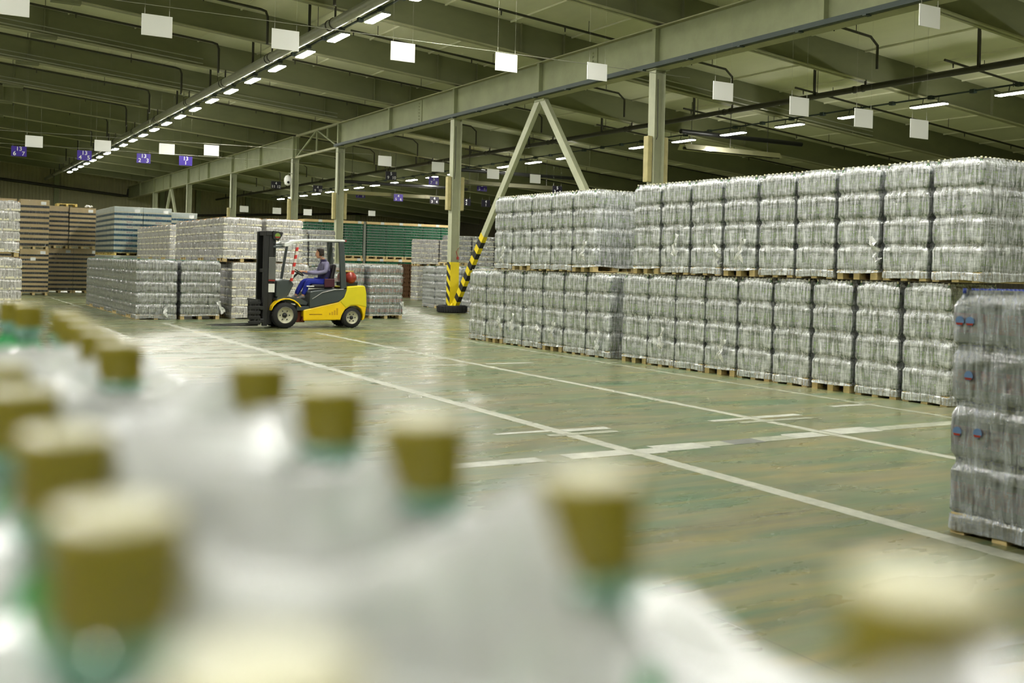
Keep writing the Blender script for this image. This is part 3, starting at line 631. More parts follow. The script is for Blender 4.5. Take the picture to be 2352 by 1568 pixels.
for i in range(9):
    y = (YUR[i] + YUR[i + 1]) / 2; load('water', rowx(y), y, 1.745, RZ, 'upper-level wrapped pallet of clear bottles right of the step, %s rightward from it' % FIRST[i], 'upper pallets right of the step', True, i + 1, i in (1, 2, 3, 6))
M['emblem'] = mat('pale_blue_round_label', rgb(96, 126, 168), .5)
nearp = load('near', 7.05, 4.52, 0, -PI / 2 + .02, 'nearest wrapped pallet of blue-capped bottles at the right edge, standing alone on the floor', 'near right pallet', True, 0)
for lx, lz in ((-.33, 1.5), (-.25, 1.5), (-.33, .72), (-.17, .73), (-.25, 1.12)):
    e = obj('round_label', MB().lathe([(.034, -.003), (.034, 0)], 20, (0, 0, 0), 'y'), M['emblem'], nearp, (lx, -.604, lz)); obj('label_base', MB().prism([(-.03, -.012), (.03, -.012), (.02, -.027), (-.02, -.027)], -.006, -.003), M['red'], e)
# left island of clear bottles
for i in range(12):
    load('still', 6.4, 32.6 + .83 * i, 0, .005, 'low wrapped pallet of green-capped bottles, %s back along the left island side' % ('front one' if i == 0 else FIRST[i]), 'left island pallets', i < 1, i, i in (0,))
load('still', 7.69, 32.62, 0, 0, 'low wrapped pallet of green-capped bottles at the front right of the left island', 'left island pallets', True, 1, True)
# white-wrapped bottles behind the forklift: two columns, two levels
for i in range(8):
    yy = 32.7 + .84 * i
    load('beer_low', 9.25, yy, 0, 0, 'lower white-wrapped pallet of orange-capped bottles behind the mast, %s from the front' % FIRST[i], 'white-wrapped lower pallets', False, i)
    load('beer_high', 8.95, yy, 1.765, 0, 'upper white-wrapped pallet of orange-capped bottles left of the mast top, %s from the front' % FIRST[i], 'white-wrapped upper pallets', i == 0, i + 1)
for i in range(2):
    load('beer_low', 10.5, 32.7 + .84 * i, 0, 0, 'lower white-wrapped pallet of orange-capped bottles behind the driver, %s from the front' % FIRST[i], 'white-wrapped lower pallets', False, i + 1)
    load('beer_high', 10.28, 32.7 + .84 * i, 1.765, 0, 'upper white-wrapped pallet of orange-capped bottles above the forklift roof, %s from the front' % FIRST[i], 'white-wrapped upper pallets', i == 0, i)
for i in range(8):
    yy = 42.0 + .84 * i
    load('beer_low', 9.35, yy, 0, 0, 'lower white-wrapped pallet under the farther white block, %s from its front' % FIRST[i], 'farther white-wrapped block', False, i)
    load('beer_high', 9.3, yy, 1.765, 0, 'upper white-wrapped pallet of the farther block left of centre, %s from its front' % FIRST[i], 'farther white-wrapped block', False, i)
load('beer_low', 1.85, 28.95, 0, 0, 'lower white-wrapped pallet at the left picture edge in front of brown trays', 'left edge pallets')
load('beer_high', 1.78, 28.95, 1.765, 0, 'upper white-wrapped pallet at the left picture edge in front of brown trays', 'left edge pallets', True, 1)
# right of the forklift
load('red', 13.78, 32.66, 0, 0, 'wrapped pallet of red-labelled bottles right behind the forklift rear', 'red label pallets', True, 1, True)
load('red', 12.5, 32.9, 0, 0, 'wrapped pallet of red-labelled bottles seen through the forklift cab', 'red label pallets', False, 0)
for i in range(1, 3):
    load('red', 13.78, 32.66 + .84 * i, 0, 0, 'wrapped pallet of red-labelled bottles behind the front one, %s in depth' % FIRST[i], 'red label pallets', False, i)
for i in range(6):
    load('still', 19.8, 40.95 - 1.25 * i, 0, -PI / 2, 'low wrapped pallet of pale bottles behind the tyre column, %s from the left' % FIRST[i], 'pale pallets behind the column', i < 2, i)
for i in range(3):
    load('dark', 13.4 + 1.26 * i, 45, 0, 0, 'lower wrapped pallet of dark bottles glimpsed through the forklift cab, %s from the left' % FIRST[i], 'dark bottle pallets behind the cab', False, i)
    load('dark', 13.4 + 1.26 * i, 45, 1.63, 0, 'upper wrapped pallet of dark bottles glimpsed through the forklift cab, %s from the left' % FIRST[i], 'dark bottle pallets behind the cab', False, i + 1)
for i in range(4):
    load('dark', 22.8 + 1.24 * i, 45, 0, 0, 'lower wrapped pallet of dark bottles right of the column, %s from the left' % FIRST[i], 'dark bottle pallets right of the column', False, i)
    load('dark', 22.8 + 1.24 * i, 45, 1.63, 0, 'upper wrapped pallet of dark bottles right of the column, %s from the left' % FIRST[i], 'dark bottle pallets right of the column', False, i + 1)
for i in range(2):
    for lv in (0, 1):
        load('beer_low' if lv == 0 else 'beer_high', 23.2 + 1.26 * i, 49.4, 1.765 * lv, 0, '%s wrapped pale pallet in front of the green stacks, %s one' % (('lower', 'upper')[lv], ('left', 'right')[i]), 'pale pallets before the green stacks', False, i + lv)

# trays of cans and jars
def tray_stack(kind, x, y, z, label, group, n=9, H=2.1, wd=1.2, dp=1.0, sheet=0):
    t = thing('tray_stack_pallet', label, 'pallet of trays', (x, y, z), 0, group)
    add_pallet(t, wd, dp, 'wood' if kind != 'blue' else 'wood_yel')
    tc, cc = {'brown': ('card', 'can'), 'blue': ('card_pale', 'can_blue')}[kind]
    h = (H - .144 - .13) / n; th = h * .54
    tray = cm(('tray', kind, n, H, dp), lambda: MB().box(-wd / 2, wd / 2, -dp / 2, dp / 2, 0, th).mesh('cardboard_tray', M[tc]))
    def cans():
        mb = MB(); R = .033; nx = int(wd / .068); ny = int(dp / .068)
        for i in range(nx):
            for j in range(ny):
                if 0 < i < nx - 1 and 0 < j < ny - 1: continue
                mb.lathe([(R * .85, 0), (R, .008), (R, h - th - .015), (R * .8, h - th)], 8, (-wd / 2 + (i + .5) * wd / nx, -dp / 2 + (j + .5) * dp / ny, 0))
        mb.box(-wd / 2 + .09, wd / 2 - .09, -dp / 2 + .09, dp / 2 - .09, 0, h - th); return mb.mesh('can_row', M[cc])
    cme = cm(('cans', kind, n, H, dp), cans)
    for i in range(n):
        o = obj('can_row', cme, None, t, (0, 0, .146 + i * h)); o['kind'] = 'stuff'
        tr = obj('cardboard_tray', tray, None, t, (0, 0, .146 + i * h + h - th))
        if kind == 'blue' and i < n - 1:
            def mk():
                mb = MB()
                for q in range(7): mb.box(-.13 + q * .038, -.105 + q * .038, -.003, 0, 0, .035 if q % 3 else .05)
                return mb.mesh('print', M['mark'])
            obj('print', cm('print', mk), None, tr, (.05, -dp / 2, th * .35))
    if kind == 'brown': obj('top_tray', cm(('top', kind, dp), lambda: MB().box(-wd / 2, wd / 2, -dp / 2, dp / 2, 0, .13).mesh('top_tray', M[tc])), None, t, (0, 0, H - .13))
    else: obj('top_sheet', cm(('top', kind, dp), lambda: MB().box(-wd / 2 - .01, wd / 2 + .01, -dp / 2 - .01, dp / 2 + .01, -.06, .15).mesh('top_sheet', M['card_white'])), None, t, (0, 0, H - .13))
    for sx, sz in (((.36, H - .15),) if sheet == 1 else ((.36, H - .15), (-.05, H - .45)) if sheet == 2 else ()):
        obj('paper_label', cm('paper', lambda: MB().box(-.11, .11, -.006, 0, -.07, .07).mesh('paper_label', M['paper'])), None, t, (sx, -dp / 2 - .012, sz))
    fb = cm(('filmbox', kind, H, dp), lambda: MB().box(-wd / 2 - .014, wd / 2 + .014, -dp / 2 - .014, dp / 2 + .014, .1, H + .004).mesh('stretch_film', M['film_blue' if kind == 'blue' else 'film_thin']))
    obj('stretch_film', fb, None, t)
    return t
BT = 'brown tray stacks at the far left'
tray_stack('brown', 5.0, 53.15, 0, 'lower brown tray stack of dark cans, tallest at the front left', BT, sheet=2)
tray_stack('brown', 4.98, 53.15, 2.11, 'upper brown tray stack of dark cans, topmost at the front left', BT, H=2.26, n=8, sheet=1)
tray_stack('brown', 3.62, 53.2, 0, 'lower brown tray stack hidden behind the left edge bottles', BT); tray_stack('brown', 3.62, 53.2, 2.11, 'upper brown tray stack showing over the left edge bottles', BT, H=2.26, n=8, sheet=1)
tray_stack('brown', 6.5, 56.6, 0, 'lower brown tray stack set back, first right of the front one', BT, H=2.2, sheet=1); tray_stack('brown', 6.22, 56.4, 2.21, 'upper brown tray stack set back, first right of the front one', BT, H=2.06, n=8)
tray_stack('brown', 7.72, 56.6, 0, 'lower brown tray stack set back, beside the blue stacks', BT, H=2.2, sheet=1); tray_stack('brown', 7.46, 56.3, 2.21, 'upper brown tray stack set back, beside the blue stacks', BT, H=2.02, n=8, sheet=1)
for k, (x, y, z) in enumerate(((6.75, 56.4, 4.27), (8.9, 53.5, 4.09))):
    q = thing('empty_pallet', ('yellowish flat pallet lying on top of the set-back brown stacks', 'yellowish flat pallet lying on top of the blue stacks')[k], 'pallet', (x, y, z)); add_pallet(q, .95, .8, 'wood_yel')
mb = MB(); rr = random.Random(3)
for k in range(9): mb.lathe([(.01, -.05), (.07, 0), (.01, .05)], 7, (rr.uniform(-.16, .16), rr.uniform(-.06, .06), rr.uniform(.06, .12)))
tag(obj('crumpled_film', mb, M['sign_white'], loc=(7.8, 56.2, 4.24)), 'small white crumpled lump on the rightmost set-back brown stack', 'scrap')
BL = 'blue-wrapped stacks left of centre'
for j in range(5):
    for i in range(3 if j == 0 else 1):
        lb = ('front left', 'front middle', 'front right')[i] if j == 0 else '%s in depth behind the front left' % FIRST[j]
        for lv in (0, 1):
            tray_stack('blue', 8.46 + 1.235 * i, 49.5 + 1.07 * j + (.4 if i == 2 else 0), lv * 1.915, '%s blue-wrapped stack of pale trays, %s' % (('lower', 'upper')[lv], lb), BL, H=(1.88, 2.14 if i < 2 else 2.0)[lv], n=8, sheet=1 if lv else 0)
def green_stack(x, y, z, label, n=12, H=2.1):
    wd, dp = 1.13, 1.1; t = thing('green_bottle_pallet', label, 'pallet of bottles', (x, y, z), 0, 'green glass bottle stacks'); add_pallet(t, wd, dp)
    h = (H - .144 - .14) / n
    def lay():
        mb = MB(); R = .037; nx = int(wd / .076); ny = int(dp / .076)
        for i in range(nx):
            for j in range(ny):
                if 0 < i < nx - 1 and 0 < j < ny - 1: continue
                mb.lathe([(R * .9, .012), (R, .02), (R, .6 * h), (R * .4, .85 * h), (R * .4, h)], 8, (-wd / 2 + (i + .5) * wd / nx, -dp / 2 + (j + .5) * dp / ny, 0))
        mb.box(-wd / 2 + .1, wd / 2 - .1, -dp / 2 + .1, dp / 2 - .1, 0, h); mb.box(-wd / 2 - .005, wd / 2 + .005, -dp / 2 - .005, dp / 2 + .005, 0, .012, 1); return mb.mesh('bottle_layer', [M['glass_green'], M['card_white']])
    lm = cm(('green', n, H), lay)
    for i in range(n): o = obj('bottle_layer', lm, None, t, (0, 0, .146 + i * h)); o['kind'] = 'stuff'
    obj('top_tray', cm('gtop', lambda: MB().box(-.585, .585, -.57, .57, 0, .14).mesh('top_tray', M['card'])), None, t, (0, 0, H - .14))
    obj('paper_label', cm('paper', None), None, t, (.34, -.585, H - .07))
    return t
for i in range(8):
    x = 19.5 + 1.17 * i + (.22 if i >= 3 else 0)
    for lv in (0, 1): green_stack(x, 56.6, lv * 2.11, '%s pallet of green glass bottles, %s from the left of the far green row' % (('lower', 'upper')[lv], FIRST[i]))
mb = MB(); mb.box(22.46, 22.6, 56.1, 57.0, 0, 4.2); tag(obj('grey_board', mb, M['post_grey']), 'tall grey board wedged between two green bottle stacks', 'board')
for k, (x, y, z, m, lb) in enumerate(((12.55, 33.0, 1.815, 'wood_old', 'dark old empty pallet lying on the cab-side red-label stack'), (13.85, 33.0, 1.815, 'wood_old', 'dark old empty pallet lying on the front red-label stack'), (19.9, 39.6, 1.81, 'wood', 'pale empty pallet lying on the bottles left of the tyre column'))):
    if k < 2: continue
    q = thing('empty_pallet', lb, 'pallet', (x, y, z), (0, 0, -PI / 2)[k]); add_pallet(q, 1.15, .8, m)
# brown crates
def crate_mesh():
    mb = MB(); a, b, h = .25, .2, .23
    for s in (-1, 1):
        mb.box(-a, a, s * b - (.015 if s > 0 else 0), s * b + (.015 if s < 0 else 0), 0, .09); mb.box(-a, a, s * b - (.015 if s > 0 else 0), s * b + (.015 if s < 0 else 0), .18, h)
        for x in (-a + .05, -.09, .09, a - .05): mb.box(x - .04, x + .04, s * b - .012, s * b + .012, .09, .18)
        mb.box(s * a - .012, s * a + .012, -b, b, 0, .1); mb.box(s * a - .012, s * a + .012, -b, b, .17, h)
    mb.box(-a, a, -b, b, 0, .02); mb.box(-a + .03, a - .03, -b + .03, b - .03, .02, .16); return mb.mesh('bottle_crate', M['crate'])
cme = crate_mesh()
for i in range(3):
    for k in range(8):
        c = bpy.data.objects.new('bottle_crate', cme); C.objects.link(c); c.location = (23.6 + .55 * i + .01 * ((k * 7) % 3 - 1), 53.0, .232 * k)
        tag(c, 'dark brown bottle crate, %s from the floor in the %s stack of crates' % (FIRST[k], ('left', 'middle', 'right')[i]), 'crate', 'dark brown bottle crates')

# ------------------------------------------------------------------ forklift, local origin under its middle, heading -x
fk = thing('forklift', 'yellow and grey forklift truck driving left across the hall', 'forklift', (9.8, 28.2, 0))
def fpart(name, mb, m, bevel=.012, parent=fk): return obj(name, mb, m, parent, bevel=bevel)
def wheel(x, y, r, wd, s, name):
    mb = MB(); n = 28; h = wd / 2
    mb.lathe([(r * .6, -h), (r * .9, -h), (r, -h + .035), (r, h - .035), (r * .9, h), (r * .6, h), (r * .6, -h)], n, (0, 0, 0), 'y', caps=False)
    for k in range(n): a = 2 * PI * k / n; mb.bar((r * math.cos(a), -h + .05, r * math.sin(a)), (r * math.cos(a + .06), h - .05, r * math.sin(a + .06)), .03, .018, 0, (math.cos(a), 0, math.sin(a)))
    wo = obj(name, mb, M['black'], fk, (x, y, r))
    mb = MB(); mb.lathe([(0.001, s * h * .35), (r * .25, s * h * .35), (r * .3, s * h * .5), (r * .52, s * h * .4), (r * .6, s * h * .95), (r * .64, s * h * 1.02), (r * .64, -s * h * .6)], 24, (0, 0, 0), 'y', caps=False); obj('rim', mb, M['rim'], wo)
    mb = MB(); mb.lathe([(.001, s * h * .8), (r * .16, s * h * .78), (r * .2, s * h * .3)], 12, (0, 0, 0), 'y')
    for k in range(6): a = k * PI / 3; mb.lathe([(.018, s * h * .42), (.018, s * h * .62)], 6, (r * .36 * math.cos(a), 0, r * .36 * math.sin(a)), 'y')
    obj('hub', mb, M['blackp'], wo)
for s in (-1, 1):
    wheel(-.93, s * .44, .355, .24, s, 'wheel'); wheel(1.0, s * .42, .285, .19, s, 'wheel')
body = [(-.42, .5), (.59, .73), (.74, .87), (.82, 1.05), (.82, 1.15), (1.3, 1.18), (1.36, 1.15), (1.4, .98), (1.42, .56), (1.38, .24), (1.3, .2), (1.33, .35), (1.27, .52), (1.13, .62), (.94, .61), (.79, .51), (.70, .35), (.66, .22), (-.4, .2)]
fpart('body_shell', MB().prism(body, -.52, .52), M['yellow'], .03)
cw = [(.74, .87), (.82, 1.05), (.82, 1.155), (1.31, 1.19), (1.37, 1.16), (1.41, .98), (1.43, .57), (1.13, .635), (.94, .625), (.8, .55), (.62, .74)]
fpart('counterweight', MB().prism(cw, -.535, .535), M['yellow2'], .03)
fpart('underframe', MB().prism([(-.45, .2), (.66, .22), (.7, .34), (-.4, .34)], -.47, .47).box(-.75, -.3, -.3, .3, .15, .45), M['rust'])
fpart('side_panel', MB().prism([(-.25, 1.0), (.1, 1.05), (.65, 1.09), (.82, 1.08), (.75, .85), (.59, .73), (-.18, .56), (-.25, .56)], -.545, .545), M['fgrey'], .02)
for s in (-1, 1):
    fpart('panel_trim', MB().tube([(-.18, s * .548, .8), (.1, s * .548, .98), (.45, s * .548, 1.06), (.72, s * .548, 1.075)], .014, 6), M['steel'], 0)
    for i, hh in enumerate((.06, .09, .13, .19)): fpart('vent_bar', MB().box(.32 + .07 * i, .365 + .07 * i, s * .522 - .004, s * .522 + .004, .36, .36 + hh), mat('ochre_vent', rgb(206, 160, 10), .5), 0)
    fpart('lettering_strip', MB().box(-.25, .12, s * .522 - .003, s * .522 + .003, .37, .385), M['rust'], 0)
    arc = []; 
    for k in range(11): a = PI * (1.0 - .93 * k / 10); arc.append((-.9 + .47 * math.cos(a), .36 + .46 * math.sin(a)))
    inn = [(-.9 + (x + .9) * .93, .36 + (z - .36) * .92) for x, z in arc]
    arc = [(x, z) for x, z in arc if z > .5]; inn = [(x, z) for x, z in inn if z > .47]
    fpart('fender', MB().prism(arc + inn[::-1], s * .44 - .13, s * .44 + .13), M['yellow'], .01)
fpart('floor_plate', MB().prism([(-1.15, .75), (-.3, .62), (-.25, .7), (-.5, .82), (-1.1, .9)], -.42, .42).box(-.6, -.2, -.5, .5, .48, .6), M['fgrey'])
fpart('cowl', MB().prism([(-1.16, .85), (-1.14, 1.28), (-.98, 1.33), (-.78, 1.32), (-.66, 1.2), (-.8, .92), (-.86, .85)], -.42, .42), M['fgrey'], .03)
for s in (-1, 1):
    fpart('mast_rail', MB().box(-1.5, -1.36, s * .3 - .05, s * .3 + .05, .06, 2.62).box(-1.36, -1.24, s * .3 - .04, s * .3 + .04, .1, 2.58), M['blackp'])
    fpart('lift_cylinder', MB().tube([(-1.2, s * .22, .2), (-1.2, s * .22, 2.3)], .05, 12), M['blackp'], 0)
    fpart('tilt_cylinder', MB().tube([(-1.2, s * .3, .8), (-.8, s * .3, .6)], .045, 10), M['blackp'], 0)
    fpart('front_pillar', MB().bar((-.6, s * .46, 2.3), (-.76, s * .46, 1.28), .06, .09, 0, (0, 1, 0)), M['tape'] if s < 0 else M['fgrey'], .008)
    fpart('rear_post', MB().prism([(.57, 2.4), (.71, 2.4), (.82, 1.12), (.66, 1.06)], s * .47 - .045, s * .47 + .045), M['fgrey'], .01)
    mb = MB().box(-1.95, -.0, 0, 1, 0, 0) if False else MB()
    mb.prism([(-1.6, .06), (-1.6, .75), (-1.66, .75), (-1.67, .11), (-2.84, .075), (-2.84, .06)], s * .24 - .06, s * .24 + .06); fpart('fork', mb, M['blackp'], .006)
fpart('mast_crosshead', MB().box(-1.46, -1.26, -.36, .36, 2.5, 2.63).box(-1.44, -1.3, -.3, .3, 1.5, 1.6), M['blackp'])
fpart('mast_cover', MB().box(-1.24, -1.14, -.26, .26, .95, 2.5), M['fgrey'])
ml = fpart('louvred_plate', MB().box(-1.36, -1.17, -.366, -.36, 1.32, 1.92), M['steel'], 0)
mb = MB()
for k in range(16): mb.box(-1.355, -1.175, -.372, -.366, 1.335 + k * .036, 1.35 + k * .036)
fpart('louvre', mb, M['fgrey'], 0)
fpart('red_decal', MB().box(-1.36, -1.18, -.37, -.36, 1.27, 1.31), M['red'], 0); fpart('white_notice', MB().box(-1.36, -1.19, -.37, -.36, .97, 1.2), M['paper'], 0)
lp = fpart('logo_plate', MB().prism([(-1.28, 2.64), (-.99, 2.6), (-1.02, 2.5), (-1.12, 2.36), (-1.27, 2.42)], -.4, -.36), M['blackp'], .01)
obj('oval_emblem', MB().lathe([(.075, -.006), (.075, 0)], 20, (0, 0, 0), 'y'), mat('emblem_green', rgb(120, 150, 60), .5), lp, (-1.15, -.402, 2.5))
obj('emblem_base', MB().prism([(-.07, -.02), (.07, -.02), (.05, -.06), (-.05, -.06)], -.009, -.004), M['red'], lp, (-1.15, -.402, 2.5))
rf = [(-.96, 2.22), (-.96, 2.31), (-.78, 2.38), (-.38, 2.44), (.68, 2.46), (.76, 2.43), (.74, 2.4), (-.36, 2.39), (-.7, 2.33), (-.88, 2.22)]
for s in (-1, 1): fpart('roof_side_rail', MB().prism(rf, s * .46 - .05, s * .46 + .05), M['silver'], .012)
mb = MB()
for k in range(8): x = -.8 + k * .2; mb.bar((x, -.43, 2.37 if x < -.5 else 2.42), (x, .43, 2.37 if x < -.5 else 2.42), .05, .04)
fpart('roof_slat', mb, M['silver'], 0); fpart('roof_front_bar', MB().box(-.98, -.9, -.5, .5, 2.22, 2.31), M['silver']); fpart('roof_rear_bar', MB().box(.66, .75, -.5, .5, 2.38, 2.45), M['fgrey'])
fpart('tail_lamp', MB().box(.72, .79, -.5, -.4, 2.4, 2.45), M['red'], 0)
fpart('front_frame_bar', MB().bar((-.92, .0, 2.22), (-1.25, .0, 2.2), .7, .06), M['fgrey'])
seat = fpart('seat', MB().box(-.12, .52, -.26, .26, 1.09, 1.2), M['seat'], .04)
obj('backrest', MB().prism([(.4, 1.2), (.52, 1.2), (.62, 1.75), (.52, 1.78)], -.24, .24), M['seat'], seat, bevel=.04); obj('seat_wing', MB().box(.25, .55, -.29, -.25, 1.12, 1.36), M['seat_red'], seat, bevel=.02)
fpart('arm_lever', MB().box(-.26, -.05, -.3, -.26, 1.13, 1.16), M['sign_white'], 0)
sw = fpart('steering_wheel', MB(), M['blackp'], 0) if False else None
mb = MB(); R = .17; ring = []
for k in range(25):
    a = 2 * PI * k / 24; ring.append((-.42 + R * math.cos(a) * .84, R * math.sin(a), 1.52 - R * math.cos(a) * .55))
mb.tube(ring, .016, 8, caps=False); mb.tube([(-.42, 0, 1.51), (-.75, 0, 1.18)], .03, 8)
for a in (0, 2.1, 4.2): mb.tube([(-.42, 0, 1.51), (-.42 + R * math.cos(a) * .84, R * math.sin(a), 1.52 - R * math.cos(a) * .55)], .012, 6)
fpart('steering_wheel', mb, M['blackp'], 0)
tk = fpart('gas_cylinder', MB().lathe([(.02, -.46), (.1, -.44), (.165, -.36), (.17, -.3), (.17, .28), (.13, .36), (.05, .4), (.05, .46)], 20, (1.0, 0, 1.4), 'y'), M['red'], 0)
obj('strap', MB().lathe([(.178, -.05), (.178, .05)], 20, (1.0, -.2, 1.4), 'y').box(.82, 1.08, -.35, .35, 1.56, 1.6), M['wood_yel'], tk); obj('cradle', MB().box(.84, 1.2, -.36, .36, 1.17, 1.27), M['blackp'], tk)
ca = fpart('fork_carriage', MB().box(-1.62, -1.5, -.5, .5, .16, .26).box(-1.62, -1.5, -.5, .5, .5, .6), M['blackp'])
mb = MB().box(-1.68, -1.62, -.52, .52, .72, .78)
for k in range(9): mb.box(-1.67, -1.63, -.5 + k * .12, -.47 + k * .12, .2, .74)
obj('load_guard', mb, M['blackp'], ca)
for k in range(5): fpart('side_shifter_plate', MB().box(-1.92, -1.6, -.52, -.46, .12 + .135 * k, .2 + .135 * k), M['blackp'], .006)
fpart('hose', MB().tube([(-1.3, .1, .5), (-1.38, .12, 1.4), (-1.3, .12, 2.4)], .02, 6), M['black'], 0)

# driver: one skinned body, clothing and hair as children
def skin_obj(name, nodes, edges, root, m, parent, sub=2):
    me = bpy.data.meshes.new(name); me.from_pydata([n[0] for n in nodes], edges, []); me.materials.append(m)
    o = bpy.data.objects.new(name, me); C.objects.link(o); o.parent = parent
    sk = o.modifiers.new('skin', 'SKIN'); sk.use_smooth_shade = True
    for i, n in enumerate(nodes):
        r = n[1]; me.skin_vertices[0].data[i].radius = r if isinstance(r, tuple) else (r, r)
    me.skin_vertices[0].data[root].use_root = True
    s = o.modifiers.new('sub', 'SUBSURF'); s.levels = sub; s.render_levels = sub
    return o
nodes = [((.3, 0, 1.27), (.16, .13)), ((.33, 0, 1.45), (.16, .12)), ((.36, 0, 1.65), (.18, .13)), ((.33, 0, 1.82), (.11, .1)), ((.28, 0, 1.9), .055), ((.25, 0, 1.96), .06),
         ((.33, -.2, 1.77), .07), ((.28, -.29, 1.55), .052), ((-.04, -.24, 1.5), .042), ((-.3, -.175, 1.55), .03),
         ((.33, .2, 1.77), .07), ((.26, .29, 1.55), .052), ((-.06, .24, 1.5), .042), ((-.32, .175, 1.55), .03),
         ((.22, -.12, 1.25), .09), ((-.18, -.16, 1.28), .075), ((-.28, -.16, 1.0), .058), ((-.34, -.16, .84), .04), ((-.5, -.16, .8), .035),
         ((.22, .12, 1.25), .09), ((-.2, .16, 1.28), .075), ((-.36, .16, 1.0), .058), ((-.44, .16, .84), .04), ((-.6, .16, .8), .035)]
edges = [(0, 1), (1, 2), (2, 3), (3, 4), (4, 5), (2, 6), (6, 7), (7, 8), (8, 9), (2, 10), (10, 11), (11, 12), (12, 13), (0, 14), (14, 15), (15, 16), (16, 17), (17, 18), (0, 19), (19, 20), (20, 21), (21, 22), (22, 23)]
dr = thing('person', 'forklift driver in a grey-violet jacket and bright blue trousers, both hands at the wheel', 'person', (9.8, 28.2, 0))
bodyo = skin_obj('body', nodes, edges, 0, M['skin'], dr)
mb = MB(); hp = []                                           # head: shaped rings with brow, nose and chin, facing -x
for i, (z, rx, ry, off) in enumerate(((-.135, .03, .03, -.045), (-.12, .055, .05, -.04), (-.09, .078, .064, -.022), (-.045, .092, .072, -.008), (0, .1, .078, 0), (.045, .104, .08, .004), (.085, .096, .075, .008), (.115, .07, .055, .01), (.13, .03, .025, .01))):
    for k in range(20):
        a = 2 * PI * k / 20; x = -rx * math.cos(a) + off; yv = ry * math.sin(a); fr = max(0, math.cos(a))
        if abs(z) < .05 and k in (19, 0, 1): x -= (.012 if k else .03) * (1 if z < .02 else .3)
        if abs(z - 0) < .06 and k in (2, 3, 17, 18) and z > -.01: x += .008
        hp.append((x, yv, z))
mb.add(hp, [(i * 20 + k, i * 20 + (k + 1) % 20, (i + 1) * 20 + (k + 1) % 20, (i + 1) * 20 + k) for i in range(8) for k in range(20)] + [tuple(range(19, -1, -1)), tuple(range(160, 180))], 0, True)
for s in (-1, 1): mb.lathe([(.005, -.008), (.028, -.006), (.03, .004), (.012, .012)], 10, (.012, s * .08, -.005), 'y')
hd = obj('head', mb, M['skin'], dr, (.2, 0, 2.06)); hd.rotation_euler = (0, -.06, 0)
mb = MB()
for s in (-1, 1): mb.lathe([(.001, -.008), (.009, 0), (.001, .008)], 8, (-.088, s * .032, .012), 'y')
obj('eye', mb, M['black'], hd); obj('nose', MB().tube([(-.088, 0, .015), (-.108, 0, -.02), (-.118, 0, -.036), (-.09, 0, -.045)], [.008, .013, .015, .01], 8), M['skin'], hd); obj('mouth', MB().box(-.091, -.07, -.022, .022, -.066, -.058), M['red'], hd)
mb = MB(); hv = []
for i, (z, sc) in enumerate(((-.07, 1.06), (-.02, 1.1), (.04, 1.12), (.09, 1.12), (.125, .95), (.145, .5))):
    for k in range(16):
        a = -2.1 + 4.2 * k / 15 if i < 3 else -2.55 + 5.1 * k / 15; hv.append((.104 * sc * math.cos(a) * (1 if i < 5 else .6) + .008, .081 * sc * math.sin(a), z + .006 * math.sin(k * 2.1)))
mb.add(hv, [(i * 16 + k, i * 16 + k + 1, (i + 1) * 16 + k + 1, (i + 1) * 16 + k) for i in range(5) for k in range(15)] + [tuple(range(80, 96))], 0, True)
ho = obj('hair', mb, M['hair'], hd); sm = ho.modifiers.new('thick', 'SOLIDIFY'); sm.thickness = .016
jn = [((p), (tuple(c + .016 for c in r) if isinstance(r, tuple) else r + .014)) for p, r in nodes[:4]]
jn += [(nodes[i][0], nodes[i][1] + .014) for i in (6, 7, 8, 10, 11, 12)]; jn += [((-.24, -.19, 1.54), .042), ((-.26, .19, 1.54), .042)]
skin_obj('jacket', jn, [(0, 1), (1, 2), (2, 3), (2, 4), (4, 5), (5, 6), (6, 10), (2, 7), (7, 8), (8, 9), (9, 11)], 0, M['jacket'], dr)
def ellipse_tube(rings, n=24):
    mb = MB(); vs = []
    for x, z, rx, ry in rings:
        for k in range(n): a = 2 * PI * k / n; vs.append((x + rx * math.cos(a), ry * math.sin(a), z))
    return mb.add(vs, [(i * n + k, i * n + (k + 1) % n, (i + 1) * n + (k + 1) % n, (i + 1) * n + k) for i in range(len(rings) - 1) for k in range(n)], 0, True)
obj('jacket_panel', ellipse_tube([(.3, 1.21, .13, .18), (.3, 1.23, .165, .205), (.315, 1.33, .165, .205), (.34, 1.46, .168, .205), (.355, 1.56, .165, .2), (.365, 1.64, .14, .185)]), M['jacket_dark'], dr)
obj('collar', ellipse_tube([(.34, 1.79, .13, .13), (.325, 1.83, .1, .1), (.305, 1.9, .078, .078), (.3, 1.9, .06, .06)]), M['jacket_dark'], dr)
tn = [((.3, 0, 1.26), (.18, .14))] + [(nodes[i][0], nodes[i][1] + .016) for i in (14, 15, 16, 19, 20, 21)] + [((-.32, -.16, .88), .062), ((-.42, .16, .88), .062)]
skin_obj('trousers', tn, [(0, 1), (1, 2), (2, 3), (3, 7), (0, 4), (4, 5), (5, 6), (6, 8)], 0, M['trouser'], dr)
